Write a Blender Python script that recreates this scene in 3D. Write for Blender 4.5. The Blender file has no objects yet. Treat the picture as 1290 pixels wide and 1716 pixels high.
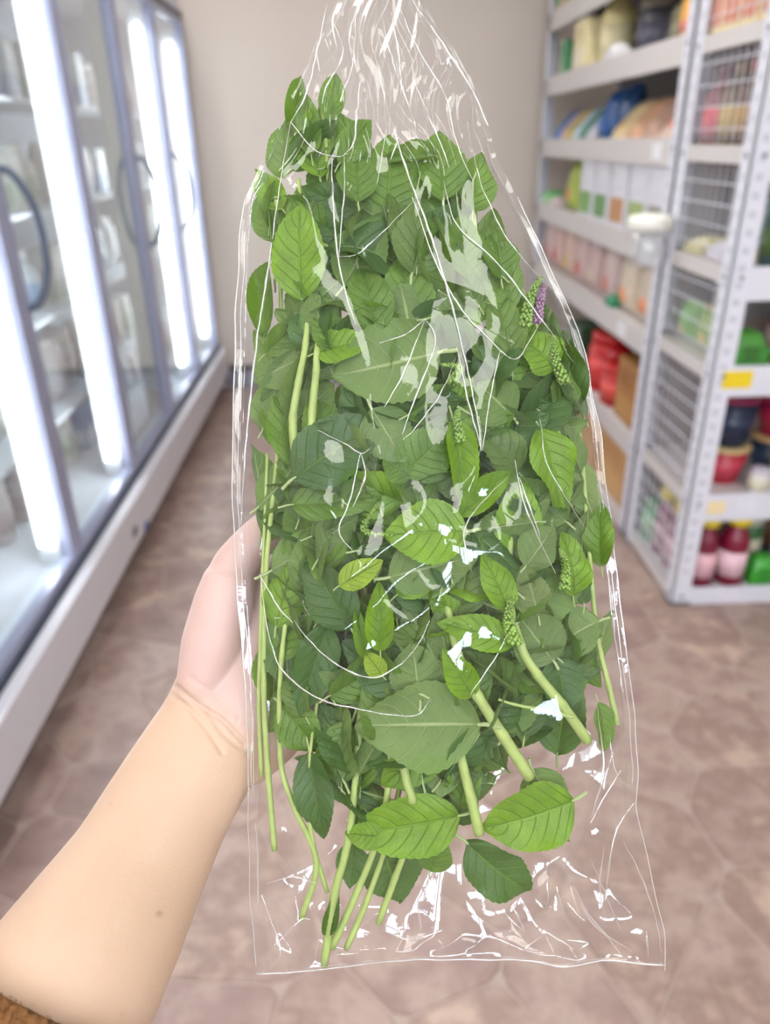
import bpy, bmesh, math, random
from mathutils import Vector, Matrix, noise, Quaternion

scene = bpy.context.scene
COL = scene.collection
R = random.Random(7)

# ------------------------------------------------------------------ camera
FPX = 1259.0
def _n(v): return Vector(v).normalized()
_ya = _n((-55/FPX, 623/FPX, 1.0))                 # aisle direction seen in (right, up, forward)
_za = -_n((45/FPX, -2540/FPX, 1.0))               # world up
_za = (_za - _ya*_za.dot(_ya)).normalized()
_xa = Vector((_ya.y*_za.z-_ya.z*_za.y, _ya.z*_za.x-_ya.x*_za.z, _ya.x*_za.y-_ya.y*_za.x))
if _xa.x < 0: _xa = -_xa
RIGHT = Vector((_xa.x, _ya.x, _za.x)); UP = Vector((_xa.y, _ya.y, _za.y)); FWD = Vector((_xa.z, _ya.z, _za.z))
CAM_LOC = Vector((0, 0, 1.40))
CROT = Matrix((RIGHT, UP, -FWD)).transposed()      # columns: right, up, back
cam_data = bpy.data.cameras.new('camera')
cam_data.sensor_fit = 'VERTICAL'; cam_data.sensor_width = 36; cam_data.sensor_height = 36
cam_data.lens = FPX/1716*36
cam_data.clip_start = 0.02
cam_data.dof.use_dof = True; cam_data.dof.focus_distance = 0.345; cam_data.dof.aperture_fstop = 6.4
cam = bpy.data.objects.new('camera', cam_data); COL.objects.link(cam)
cam.matrix_world = Matrix.Translation(CAM_LOC) @ CROT.to_4x4()
scene.camera = cam

# ------------------------------------------------------------------ world, exposure
world = bpy.data.worlds.new('world'); scene.world = world; world.use_nodes = True
bg = world.node_tree.nodes['Background']; bg.inputs[0].default_value = (0.80, 0.90, 1.0, 1); bg.inputs[1].default_value = 0.9
vs = scene.view_settings
vs.view_transform = 'Standard'; vs.look = 'None'; vs.gamma = 1.0; vs.use_curve_mapping = False
vs.exposure = 0.42
scene.cycles.transparent_max_bounces = 16
scene.cycles.max_bounces = 6; scene.cycles.diffuse_bounces = 3; scene.cycles.glossy_bounces = 2; scene.cycles.transmission_bounces = 3
scene.cycles.sample_clamp_indirect = 6.0
CEIL_STRENGTH = 9.0
WINDOW_STRENGTH = 27.0
TUBE_STRENGTH = 26.0

# ------------------------------------------------------------------ materials
MATS = {}
def nodes_of(name):
    m = bpy.data.materials.new(name); m.use_nodes = True
    nt = m.node_tree; nt.nodes.clear()
    out = nt.nodes.new('ShaderNodeOutputMaterial')
    MATS[name] = m
    return m, nt, out
def N(nt, t, **kw):
    n = nt.nodes.new(t)
    for k, v in kw.items(): setattr(n, k, v)
    return n
def math_n(nt, op, a, b=None, clamp=False):
    n = nt.nodes.new('ShaderNodeMath'); n.operation = op; n.use_clamp = clamp
    for i, v in enumerate((a, b)):
        if v is None: continue
        if isinstance(v, (int, float)): n.inputs[i].default_value = v
        else: nt.links.new(v, n.inputs[i])
    return n.outputs[0]
def mixc(nt, fac, a, b, mode='MIX'):
    n = nt.nodes.new('ShaderNodeMix'); n.data_type = 'RGBA'; n.blend_type = mode
    for sock, v in ((n.inputs[0], fac), (n.inputs[6], a), (n.inputs[7], b)):
        if isinstance(v, (int, float)): sock.default_value = v
        elif isinstance(v, tuple): sock.default_value = (*v, 1) if len(v) == 3 else v
        else: nt.links.new(v, sock)
    return n.outputs[2]
def srgb(r, g, b):
    f = lambda c: (c/255/12.92) if c/255 <= .04045 else ((c/255+.055)/1.055)**2.4
    return (f(r), f(g), f(b))
def plain(name, col, rough=.5, metal=0., var=.06, scale=18., bump=0., coat=0.):
    if name in MATS: return MATS[name]
    m, nt, out = nodes_of(name)
    p = N(nt, 'ShaderNodeBsdfPrincipled'); p.inputs['Roughness'].default_value = rough; p.inputs['Metallic'].default_value = metal
    if coat: p.inputs['Coat Weight'].default_value = coat
    tc = N(nt, 'ShaderNodeTexCoord'); nz = N(nt, 'ShaderNodeTexNoise'); nz.inputs['Scale'].default_value = scale; nz.inputs['Detail'].default_value = 1.5
    nt.links.new(tc.outputs['Object'], nz.inputs['Vector'])
    c = mixc(nt, nz.outputs[0], tuple(max(0, x*(1-var)) for x in col), tuple(min(1, x*(1+var)) for x in col))
    nt.links.new(c, p.inputs['Base Color'])
    if bump:
        b = N(nt, 'ShaderNodeBump'); b.inputs['Strength'].default_value = bump; b.inputs['Distance'].default_value = .004
        nt.links.new(nz.outputs[0], b.inputs['Height']); nt.links.new(b.outputs[0], p.inputs['Normal'])
    nt.links.new(p.outputs[0], out.inputs[0])
    return m
def emitter(name, col, strength):
    m, nt, out = nodes_of(name)
    e = N(nt, 'ShaderNodeEmission'); e.inputs[0].default_value = (*col, 1); e.inputs[1].default_value = strength
    nt.links.new(e.outputs[0], out.inputs[0]); return m
def clear_sheet(name, base, power_w, haze, rough, bump_scale=0, bump=0, tint=(1, 1, 1)):
    """thin clear sheet: transparent, with a symmetric fresnel-like mirror and a little milky haze"""
    m, nt, out = nodes_of(name)
    tr = N(nt, 'ShaderNodeBsdfTransparent'); tr.inputs[0].default_value = (*tint, 1)
    gl = N(nt, 'ShaderNodeBsdfGlossy'); gl.inputs['Roughness'].default_value = rough; gl.inputs[0].default_value = (1, 1, 1, 1)
    df = N(nt, 'ShaderNodeBsdfDiffuse'); df.inputs[0].default_value = (.95, .95, .97, 1)
    tl = N(nt, 'ShaderNodeBsdfTranslucent'); tl.inputs[0].default_value = (.95, .95, .97, 1)
    hz = N(nt, 'ShaderNodeMixShader'); nt.links.new(df.outputs[0], hz.inputs[1]); nt.links.new(tl.outputs[0], hz.inputs[2])
    lw = N(nt, 'ShaderNodeLayerWeight'); lw.inputs[0].default_value = .5
    if bump:
        tc = N(nt, 'ShaderNodeTexCoord'); nz = N(nt, 'ShaderNodeTexNoise'); nz.inputs['Scale'].default_value = bump_scale; nz.inputs['Detail'].default_value = 2
        nt.links.new(tc.outputs['Object'], nz.inputs['Vector'])
        b = N(nt, 'ShaderNodeBump'); b.inputs['Strength'].default_value = bump; b.inputs['Distance'].default_value = .001
        nt.links.new(nz.outputs[0], b.inputs['Height'])
        nt.links.new(b.outputs[0], gl.inputs['Normal']); nt.links.new(b.outputs[0], lw.inputs['Normal'])
    f5 = math_n(nt, 'POWER', lw.outputs['Facing'], 4.0)
    fac = math_n(nt, 'ADD', math_n(nt, 'MULTIPLY', f5, power_w), base, clamp=True)
    m1 = N(nt, 'ShaderNodeMixShader'); m1.inputs[0].default_value = haze
    nt.links.new(tr.outputs[0], m1.inputs[1]); nt.links.new(hz.outputs[0], m1.inputs[2])
    m2 = N(nt, 'ShaderNodeMixShader'); nt.links.new(fac, m2.inputs[0])
    nt.links.new(m1.outputs[0], m2.inputs[1]); nt.links.new(gl.outputs[0], m2.inputs[2])
    nt.links.new(m2.outputs[0], out.inputs[0])
    return m

FILM = clear_sheet('bag_film', .032, .70, .006, .03, 220, .04)
CREASE = clear_sheet('bag_crease', .42, .4, .30, .12)  # crease whitening plus the glints along folds, put into the film itself
SEAM = clear_sheet('bag_seam', .25, .5, .28, .12)
GLASS = clear_sheet('fridge_glass', .05, .8, .05, .01, tint=(.96, .985, .98))
ACRYL = clear_sheet('clear_acrylic', .08, .7, .10, .05)

def leaf_material():
    m, nt, out = nodes_of('basil_leaf')
    uv = N(nt, 'ShaderNodeUVMap'); uv.uv_map = 'UVMap'
    sx = N(nt, 'ShaderNodeSeparateXYZ'); nt.links.new(uv.outputs[0], sx.inputs[0])
    a = math_n(nt, 'MULTIPLY', math_n(nt, 'ABSOLUTE', math_n(nt, 'SUBTRACT', sx.outputs[0], .5)), 2.0)   # 0 midrib .. 1 edge
    mid = math_n(nt, 'SUBTRACT', 1.0, math_n(nt, 'MULTIPLY', a, 16.0), True)
    lat = math_n(nt, 'FRACT', math_n(nt, 'MULTIPLY', math_n(nt, 'SUBTRACT', sx.outputs[1], math_n(nt, 'MULTIPLY', math_n(nt, 'POWER', a, 1.25), .26)), 7.0))
    lat = math_n(nt, 'ABSOLUTE', math_n(nt, 'SUBTRACT', lat, .5))
    lat = math_n(nt, 'SUBTRACT', 1.0, math_n(nt, 'MULTIPLY', math_n(nt, 'SUBTRACT', .5, lat), 15.0), True)
    lat = math_n(nt, 'MULTIPLY', lat, math_n(nt, 'SUBTRACT', 1.0, math_n(nt, 'POWER', a, 3.0)))
    vein = math_n(nt, 'MAXIMUM', mid, math_n(nt, 'MULTIPLY', lat, .75))
    tc = N(nt, 'ShaderNodeTexCoord'); oi = N(nt, 'ShaderNodeObjectInfo')
    nz = N(nt, 'ShaderNodeTexNoise'); nz.inputs['Scale'].default_value = 5; nz.inputs['Detail'].default_value = 2
    add = N(nt, 'ShaderNodeVectorMath'); add.operation = 'ADD'
    nt.links.new(tc.outputs['Object'], add.inputs[0]); nt.links.new(oi.outputs['Random'], add.inputs[1]); nt.links.new(add.outputs[0], nz.inputs['Vector'])
    nf = N(nt, 'ShaderNodeTexNoise'); nf.inputs['Scale'].default_value = 45; nf.inputs['Detail'].default_value = 1
    nt.links.new(add.outputs[0], nf.inputs['Vector'])
    # upper side: hue chosen by the object's own colour, mottled by noise
    base = mixc(nt, 1.0, mixc(nt, nz.outputs[0], (.55, .58, .6), (1.45, 1.42, 1.3)), oi.outputs['Color'], 'MULTIPLY')
    base = mixc(nt, math_n(nt, 'MULTIPLY', nf.outputs[0], .35), base, (.09, .20, .03))
    top = mixc(nt, math_n(nt, 'MULTIPLY', vein, .55), base, (.26, .42, .09))
    pale = mixc(nt, .45, base, (.17, .26, .09))
    under = mixc(nt, math_n(nt, 'MULTIPLY', vein, .95), pale, (.50, .60, .28))
    geo = N(nt, 'ShaderNodeNewGeometry')
    col = mixc(nt, geo.outputs['Backfacing'], top, under)
    p = N(nt, 'ShaderNodeBsdfPrincipled'); nt.links.new(col, p.inputs['Base Color'])
    rgh = math_n(nt, 'ADD', math_n(nt, 'MULTIPLY', geo.outputs['Backfacing'], .25), .42); nt.links.new(rgh, p.inputs['Roughness'])
    bp = N(nt, 'ShaderNodeBump'); bp.inputs['Strength'].default_value = .8; bp.inputs['Distance'].default_value = .0009
    h = math_n(nt, 'ADD', math_n(nt, 'MULTIPLY', vein, -1.0), math_n(nt, 'MULTIPLY', nf.outputs[0], .5))
    nt.links.new(h, bp.inputs['Height']); nt.links.new(bp.outputs[0], p.inputs['Normal'])
    t = N(nt, 'ShaderNodeBsdfTranslucent'); nt.links.new(mixc(nt, .5, col, (.32, .50, .05)), t.inputs[0])
    mx = N(nt, 'ShaderNodeMixShader'); mx.inputs[0].default_value = .30
    nt.links.new(p.outputs[0], mx.inputs[1]); nt.links.new(t.outputs[0], mx.inputs[2]); nt.links.new(mx.outputs[0], out.inputs[0])
    return m
LEAF = leaf_material()
STEM = plain('basil_stem', (.34, .43, .13), .5, var=.3, scale=120, bump=.3)
SPIKE = plain('flower_spike', (.24, .38, .08), .6, var=.35, scale=300)
SPIKE_P = plain('flower_spike_purple', (.38, .22, .34), .6, var=.35, scale=300)

def skin_material():
    m, nt, out = nodes_of('skin')
    tc = N(nt, 'ShaderNodeTexCoord')
    n1 = N(nt, 'ShaderNodeTexNoise'); n1.inputs['Scale'].default_value = 28; n1.inputs['Detail'].default_value = 2
    n2 = N(nt, 'ShaderNodeTexNoise'); n2.inputs['Scale'].default_value = 650; n2.inputs['Detail'].default_value = 1
    for n_ in (n1, n2): nt.links.new(tc.outputs['Object'], n_.inputs['Vector'])
    at = N(nt, 'ShaderNodeAttribute'); at.attribute_name = 'palm'
    fore = mixc(nt, n1.outputs[0], (.525, .355, .245), (.61, .43, .31))
    palm = mixc(nt, n1.outputs[0], (.53, .36, .315), (.61, .43, .385))
    c = mixc(nt, at.outputs['Fac'], fore, palm)
    fk = N(nt, 'ShaderNodeAttribute'); fk.attribute_name = 'freckle'
    c = mixc(nt, fk.outputs['Fac'], c, (.30, .13, .06))
    p = N(nt, 'ShaderNodeBsdfPrincipled'); nt.links.new(c, p.inputs['Base Color'])
    p.inputs['Roughness'].default_value = .48; p.inputs['Subsurface Weight'].default_value = .25
    p.inputs['Subsurface Radius'].default_value = (1, .35, .2); p.inputs['Subsurface Scale'].default_value = .006
    b = N(nt, 'ShaderNodeBump'); b.inputs['Strength'].default_value = .12; b.inputs['Distance'].default_value = .001
    nt.links.new(n2.outputs[0], b.inputs['Height']); nt.links.new(b.outputs[0], p.inputs['Normal'])
    nt.links.new(p.outputs[0], out.inputs[0]); return m
SKIN = skin_material()
FLEECE = plain('brown_fleece', (.20, .085, .025), .95, var=.5, scale=400, bump=.8)
NAIL = plain('finger_nail', (.80, .52, .46), .25)

def tile_material():
    m, nt, out = nodes_of('floor_stone')
    tc = N(nt, 'ShaderNodeTexCoord'); oi = N(nt, 'ShaderNodeObjectInfo'); geo = N(nt, 'ShaderNodeNewGeometry')
    n1 = N(nt, 'ShaderNodeTexNoise'); n1.inputs['Scale'].default_value = 7; n1.inputs['Detail'].default_value = 6; n1.inputs['Roughness'].default_value = .6
    n2 = N(nt, 'ShaderNodeTexNoise'); n2.inputs['Scale'].default_value = 40; n2.inputs['Detail'].default_value = 2
    for n_ in (n1, n2): nt.links.new(geo.outputs['Position'], n_.inputs['Vector'])
    rp = N(nt, 'ShaderNodeValToRGB'); e = rp.color_ramp.elements
    e[0].position = 0; e[0].color = (*srgb(128, 102, 96), 1); e[1].position = 1; e[1].color = (*srgb(190, 165, 149), 1)
    for pos, c in ((.3, srgb(152, 125, 118)), (.5, srgb(174, 151, 140)), (.75, srgb(142, 115, 106))):
        k = e.new(pos); k.color = (*c, 1)
    mixf = math_n(nt, 'ADD', math_n(nt, 'MULTIPLY', oi.outputs['Random'], .55), math_n(nt, 'MULTIPLY', math_n(nt, 'SUBTRACT', n1.outputs[0], .36), 1.7), True)
    nt.links.new(mixf, rp.inputs[0])
    c = mixc(nt, math_n(nt, 'MULTIPLY', n2.outputs[0], .22), rp.outputs[0], srgb(196, 176, 164))
    p = N(nt, 'ShaderNodeBsdfPrincipled'); nt.links.new(c, p.inputs['Base Color']); p.inputs['Roughness'].default_value = .38
    nt.links.new(p.outputs[0], out.inputs[0]); return m
TILE = tile_material()
GROUT = plain('grout', srgb(178, 158, 148), .6, var=.08, scale=30)
WALLM = plain('beige_wall', srgb(224, 212, 201), .85, var=.03, scale=3)
CEILM = plain('white_ceiling', (.8, .8, .78), .9)
STEEL = plain('white_steel', srgb(230, 230, 240), .4, var=.03)
SHELFM = plain('shelf_paint', srgb(214, 208, 206), .45, var=.03)
BACKP = plain('shelf_back', srgb(150, 142, 136), .6, var=.05)
BOLT = plain('bolt_grey', (.22, .22, .25), .4, .6)
ALU = plain('brushed_aluminium', srgb(176, 180, 200), .35, .35, var=.05)
FRBODY = plain('fridge_panel', srgb(226, 224, 232), .45, var=.02)
FRIN = plain('fridge_liner', srgb(216, 224, 232), .5, var=.03)
GASKET = plain('dark_gasket', srgb(48, 58, 74), .5)
DARKBASE = plain('dark_skirting', srgb(70, 55, 60), .6)
HANDLE = plain('handle_grey', srgb(96, 106, 124), .4)
TUBE = emitter('led_tube', (.93, .96, 1.0), TUBE_STRENGTH)
TUBEOFF = plain('led_tube_off', (.62, .68, .66), .4)
PANEL_E = emitter('ceiling_panel_light', (1.0, .97, .93), CEIL_STRENGTH)
WINDOW_E = emitter('daylit_window', (.72, .86, 1.0), WINDOW_STRENGTH)

# ------------------------------------------------------------------ helpers
def tag(o, label=None, cat=None, group=None, kind=None):
    if label: o['label'] = label
    if cat: o['category'] = cat
    if group: o['group'] = group
    if kind: o['kind'] = kind
    return o
def empty(name, loc=(0, 0, 0), rot=None, **kw):
    o = bpy.data.objects.new(name, None); COL.objects.link(o)
    M = Matrix.Translation(Vector(loc))
    if rot is not None: M = M @ (rot.to_4x4() if isinstance(rot, Matrix) else Matrix.Rotation(rot, 4, 'Z'))
    o.matrix_basis = M; o.empty_display_size = .02
    return tag(o, **kw)
def link(name, mesh, mat=None, parent=None, M=None, **kw):
    o = bpy.data.objects.new(name, mesh); COL.objects.link(o)
    if mat is not None and not mesh.materials: mesh.materials.append(mat)
    if parent is not None: o.parent = parent
    if M is not None: o.matrix_basis = M
    return tag(o, **kw)
def mesh_from(name, verts, faces, smooth=False):
    me = bpy.data.meshes.new(name); me.from_pydata([tuple(v) for v in verts], [], faces); me.update()
    if smooth: me.polygons.foreach_set('use_smooth', [True]*len(me.polygons))
    return me
class MB:
    def __init__(s): s.v = []; s.f = []
    def box(s, x0, x1, y0, y1, z0, z1):
        b = len(s.v)
        s.v += [(x, y, z) for z in (z0, z1) for y in (y0, y1) for x in (x0, x1)]
        s.f += [tuple(b+i for i in q) for q in ((0, 2, 3, 1), (4, 5, 7, 6), (0, 1, 5, 4), (2, 6, 7, 3), (0, 4, 6, 2), (1, 3, 7, 5))]
        return s
    def tube(s, pts, rad, n=8, cap=True):
        pts = [Vector(p) for p in pts]; rad = rad if isinstance(rad, (list, tuple)) else [rad]*len(pts)
        b = len(s.v); up = None
        for i, p in enumerate(pts):
            t = (pts[min(i+1, len(pts)-1)] - pts[max(i-1, 0)]).normalized()
            if up is None:
                up = t.orthogonal().normalized()
            up = (up - t*up.dot(t)).normalized(); q = t.cross(up)
            for k in range(n):
                a = 2*math.pi*k/n; s.v.append(tuple(p + (up*math.cos(a)+q*math.sin(a))*rad[i]))
        for i in range(len(pts)-1):
            for k in range(n):
                s.f.append((b+i*n+k, b+i*n+(k+1) % n, b+(i+1)*n+(k+1) % n, b+(i+1)*n+k))
        if cap:
            s.f.append(tuple(b+k for k in reversed(range(n)))); s.f.append(tuple(b+(len(pts)-1)*n+k for k in range(n)))
        return s
    def lathe(s, prof, n=20, c=(0, 0, 0)):
        b = len(s.v)
        for r, z in prof:
            for k in range(n):
                a = 2*math.pi*k/n; s.v.append((c[0]+r*math.cos(a), c[1]+r*math.sin(a), c[2]+z))
        for i in range(len(prof)-1):
            for k in range(n): s.f.append((b+i*n+k, b+i*n+(k+1) % n, b+(i+1)*n+(k+1) % n, b+(i+1)*n+k))
        s.f.append(tuple(b+k for k in reversed(range(n)))); s.f.append(tuple(b+(len(prof)-1)*n+k for k in range(n)))
        return s
    def build(s, name, mat, parent=None, smooth=False, bevel=0., M=None, **kw):
        me = mesh_from(name, s.v, s.f, smooth)
        if bevel:
            bm = bmesh.new(); bm.from_mesh(me)
            bmesh.ops.bevel(bm, geom=bm.edges[:], offset=bevel, segments=2, affect='EDGES', profile=.5, clamp_overlap=True)
            bm.to_mesh(me); bm.free()
        return link(name, me, mat, parent, M, **kw)
def crom(pts, per=6):
    """Catmull-Rom through points"""
    P = [Vector(p) for p in pts]
    if len(P) < 3: 
        return [P[0].lerp(P[-1], i/per) for i in range(per+1)]
    P = [P[0]*2-P[1]] + P + [P[-1]*2-P[-2]]
    out = []
    for i in range(1, len(P)-2):
        for k in range(per):
            t = k/per; a, b, c, d = P[i-1:i+3]
            out.append(.5*((2*b)+(c-a)*t+(2*a-5*b+4*c-d)*t*t+(3*b-a-3*c+d)*t**3))
    out.append(P[-2]); return out
def lerp(a, b, t): return a+(b-a)*t
def table(rows, y):
    if y <= rows[0][0]: return rows[0][1:]
    for r0, r1 in zip(rows, rows[1:]):
        if y <= r1[0]:
            t = (y-r0[0])/(r1[0]-r0[0]); return tuple(lerp(a, b, t) for a, b in zip(r0[1:], r1[1:]))
    return rows[-1][1:]
def sstep(a, b, x):
    t = max(0., min(1., (x-a)/(b-a))); return t*t*(3-2*t)

# ================================================================== ROOM
WY = 4.72; RX0, RX1 = -1.62, 2.6; FY = -3.2; CZ = 2.75
# floor: grout bed with irregular flagstones, each a piece of its own
floor = MB().box(RX0, RX1, FY, WY, -.06, -.0025).build('floor', GROUT, kind='structure', label='floor of irregular brown and beige flagstones with pale joints')
def flagstones():
    rr = random.Random(21); seeds = []
    x0, x1, y0, y1 = -1.0, 1.85, .35, WY; cell = .235
    ny = int((y1-y0)/cell)+1; nx = int((x1-x0)/cell)+1
    for j in range(-1, ny+1):
        for i in range(-1, nx+1):
            seeds.append(Vector((x0+(i+.5+.5*(j % 2)+rr.uniform(-.42, .42))*cell, y0+(j+.5+rr.uniform(-.42, .42))*cell)))
    # drop some seeds so that the stones differ in size
    seeds = [s for s in seeds if rr.random() > .16]
    out = 0
    for s in seeds:
        poly = [Vector((x0, y0)), Vector((x1, y0)), Vector((x1, y1)), Vector((x0, y1))]
        if not (x0 < s.x < x1 and y0 < s.y < y1): continue
        for q in seeds:
            d = q-s
            if d.length < 1e-6 or d.length > .95: continue
            mid = (s+q)/2; n = d.normalized(); lim = mid.dot(n) - .0028
            new = []
            for a, b in zip(poly, poly[1:]+poly[:1]):
                da, db = a.dot(n)-lim, b.dot(n)-lim
                if da <= 0: new.append(a)
                if da*db < 0: new.append(a.lerp(b, da/(da-db)))
            poly = new
            if len(poly) < 3: break
        if len(poly) < 3: continue
        # round the outline slightly and wobble the long edges
        pts = []
        k = len(poly)
        for i in range(k):
            a, b, c = poly[i-1], poly[i], poly[(i+1) % k]
            pts.append(b.lerp(a, min(.25, .018/max((a-b).length, 1e-4)))); pts.append(b.lerp(c, min(.25, .018/max((c-b).length, 1e-4))))
        c0 = sum(pts, Vector((0, 0)))/len(pts)
        m = len(pts)
        V = [(p.x-c0.x, p.y-c0.y, 0) for p in pts]
        V += [((p.x-c0.x)*.985, (p.y-c0.y)*.985, .004) for p in pts] if False else [((p-c0)*(1-.003/max((p-c0).length, .01))).to_3d()+Vector((0, 0, .0035)) for p in pts]
        F = [tuple(range(m, 2*m))] + [(i, (i+1) % m, m+(i+1) % m, m+i) for i in range(m)]
        link('flagstone', mesh_from('flagstone', V, F), TILE, floor, Matrix.Translation((c0.x, c0.y, -.0025)))
        out += 1
    return out
flagstones()
MB().box(RX0, RX1, WY, WY+.1, 0, CZ).build('wall_back', WALLM, kind='structure')
MB().box(RX0-.1, RX0, FY, WY, 0, CZ).build('wall_left', WALLM, kind='structure')
MB().box(RX1, RX1+.1, FY, WY, 0, CZ).build('wall_right', WALLM, kind='structure')
ceiling = MB().box(RX0, RX1, FY, WY, CZ, CZ+.1).build('ceiling', CEILM, kind='structure')
bb = empty('baseboard_back', (0, WY, 0), kind='structure')
MB().box(-.86, 1.0, -.014, 0, .0, .10).build('board', plain('skirting_grey', srgb(150, 150, 165), .6), bb)
MB().box(-.86, 1.0, -.018, 0, .10, .135).build('cap', DARKBASE, bb)
# shop-front wall behind the photographer, with daylit windows
MB().box(RX0, RX1, FY-.1, FY, 0, 2.09).build('wall_front', WALLM, kind='structure')
MB().box(RX0, RX1, FY-.1, FY, 2.55, CZ).build('wall_front', WALLM, kind='structure')
wi = 0
for xa, xb in ((-1.35, -.45), (-.2, .95), (1.2, 2.2)):
    wi += 1
    w = empty('window_%d' % wi, ((xa+xb)/2, FY, 2.09), kind='structure')
    hw = (xb-xa)/2
    MB().box(-hw, hw, -.05, -.045, 0, .46).build('pane', WINDOW_E, w)
    fr = MB()
    for a, b, c, d in ((-hw-.05, -hw+.03, 0, .46), (hw-.03, hw+.05, 0, .46), (-hw, hw, 0, .05), (-hw, hw, .41, .46), (-.03, .03, 0, .46)):
        fr.box(a, b, -.04, .03, c, d)
    fr.build('frame', ALU, w)
MB().box(RX0, -1.4, FY-.1, FY, 2.09, 2.55).build('wall_front', WALLM, kind='structure')
MB().box(-.4, -.25, FY-.1, FY, 2.09, 2.55).build('wall_front', WALLM, kind='structure')
MB().box(1.0, 1.15, FY-.1, FY, 2.09, 2.55).build('wall_front', WALLM, kind='structure')
MB().box(2.25, RX1, FY-.1, FY, 2.09, 2.55).build('wall_front', WALLM, kind='structure')
# ceiling light panels
for i, (x, y) in enumerate(((-.80, -1.9), (-.80, -.5), (-.98, 1.4), (-.98, 3.3), (.75, -1.9), (.75, -.4), (.62, 2.6))):
    where = ['by the shop front on the fridge side', 'above the nearest fridge doors', 'above the middle fridge doors', 'above the farthest fridge doors', 'by the shop front on the rack side', 'above the near floor on the rack side', 'above the steel racks'][i]
    t = empty('ceiling_light', (x, y, CZ), label='flat white ceiling light panel '+where, cat='ceiling light', group='ceiling light panels')
    MB().box(-.17, .17, -.6, .6, -.03, -.02).build('diffuser', PANEL_E, t)
    f = MB()
    for a in ((-.2, -.17, -.63, .63), (.17, .2, -.63, .63), (-.17, .17, -.63, -.6), (-.17, .17, .6, .63)): f.box(*a, -.04, -.0)
    f.build('frame', STEEL, t)

# ================================================================== FRIDGE RUN
FX = -.88; SP = .665; ND = 6; FY1 = 4.70; FY0 = FY1-ND*SP
fr = empty('display_fridge', (FX, (FY0+FY1)/2, 0), label='long glass-door display fridge with lit interior along the left wall', cat='fridge')
fo = (-FX, -(FY0+FY1)/2, 0)
def fbox(name, mat, *b, parent=None, bevel=0.):
    m = MB(); m.box(b[0]+fo[0], b[1]+fo[0], b[2]+fo[1], b[3]+fo[1], b[4], b[5])
    return m.build(name, mat, parent or fr, bevel=bevel)
fbox('kick_panel', FRBODY, FX-.03, FX+.060, FY0, FY1, .098, .258, bevel=.006)
fbox('plinth', GASKET, FX-.60, FX-.05, FY0, FY1, 0, .098)
fbox('back_panel', FRIN, -1.56, -1.53, FY0, FY1, .205, 2.06)
fbox('end_panel', FRBODY, -1.53, FX-.005, FY1-.03, FY1, .205, 2.06)
fbox('end_panel', FRBODY, -1.53, FX-.005, FY0, FY0+.03, .205, 2.06)
fbox('header', FRBODY, -1.53, FX-.01, FY0, FY1, 1.99, 2.10)
fbox('header_strip', GASKET, FX-.012, FX+.012, FY0, FY1, 1.985, 2.005)
fbox('inner_floor', FRIN, -1.53, FX-.031, FY0+.03, FY1-.03, .230, .260)
fbox('gasket_strip', GASKET, FX-.03, FX+.024, FY0, FY1, .258, .264)
for z in (.52, .86, 1.20, 1.54):
    fbox('shelf', FRIN, -1.50, -1.08, FY0+.04, FY1-.04, z-.012, z)
for nm, y_, z_, c_ in (('sticker', 2.545, .112, (52, 86, 160)), ('latch', 2.41, .160, (92, 94, 104))):
    fbox(nm, plain('kick_'+nm, srgb(*c_), .5), FX+.060, FX+.063, y_-.025, y_+.025, z_-.014, z_+.014)
door0 = None
FRONTF = plain('door_frame', srgb(168, 172, 198), .35, .2, var=.03)
for k in range(ND):
    ya = FY1-(k+1)*SP; yb = ya+SP
    d = empty('door', (0, 0, 0)); d.parent = fr
    d.matrix_basis = Matrix.Translation((0, (ya+yb)/2-(FY0+FY1)/2, .262))
    if door0 is None:
        h = SP/2-.004; H = 1.722
        pm = MB().box(-.014, -.010, -h+.03, h-.03, .03, H-.03)
        pane = pm.build('glass_pane', GLASS, d)
        fs = [MB().box(-.024, .008, *q, 0, H).build('stile', FRONTF, d, bevel=.003) for q in ((-h, -h+.035), (h-.035, h))]
        rl = [MB().box(-.024, .008, -h+.035, h-.035, *q).build('rail', FRONTF, d, bevel=.003) for q in ((0, .035), (H-.035, H))]
        hp = [Vector((.008, -h+.03, .75)), Vector((.035, -h+.035, .765)), Vector((.062, -h+.05, .83)), Vector((.070, -h+.055, .92)), Vector((.062, -h+.05, 1.01)), Vector((.035, -h+.035, 1.075)), Vector((.008, -h+.03, 1.09))]
        hd = MB().tube(crom(hp, 5), .010, 10).build('handle', HANDLE, d, smooth=True)
        door0 = [pane, *fs, *rl, hd]
    else:
        for o in door0:
            if k == 2 and o.name.startswith('handle'): continue      # this door is hinged the other way
            c = o.copy(); COL.objects.link(c); c.parent = d
for k in range(ND):
    y = FY1-k*SP-.055
    off = (k == 2)
    fbox('mullion', FRIN, -.975, -.915, y+.02, y+.085 if k else y+.02+.005, .225, 1.99)
    MB().box(-.958+fo[0], -.934+fo[0], y-.009+fo[1], y+.009+fo[1], .34, 1.87).build('led_tube', TUBEOFF if off else TUBE, fr, bevel=.005)

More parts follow.
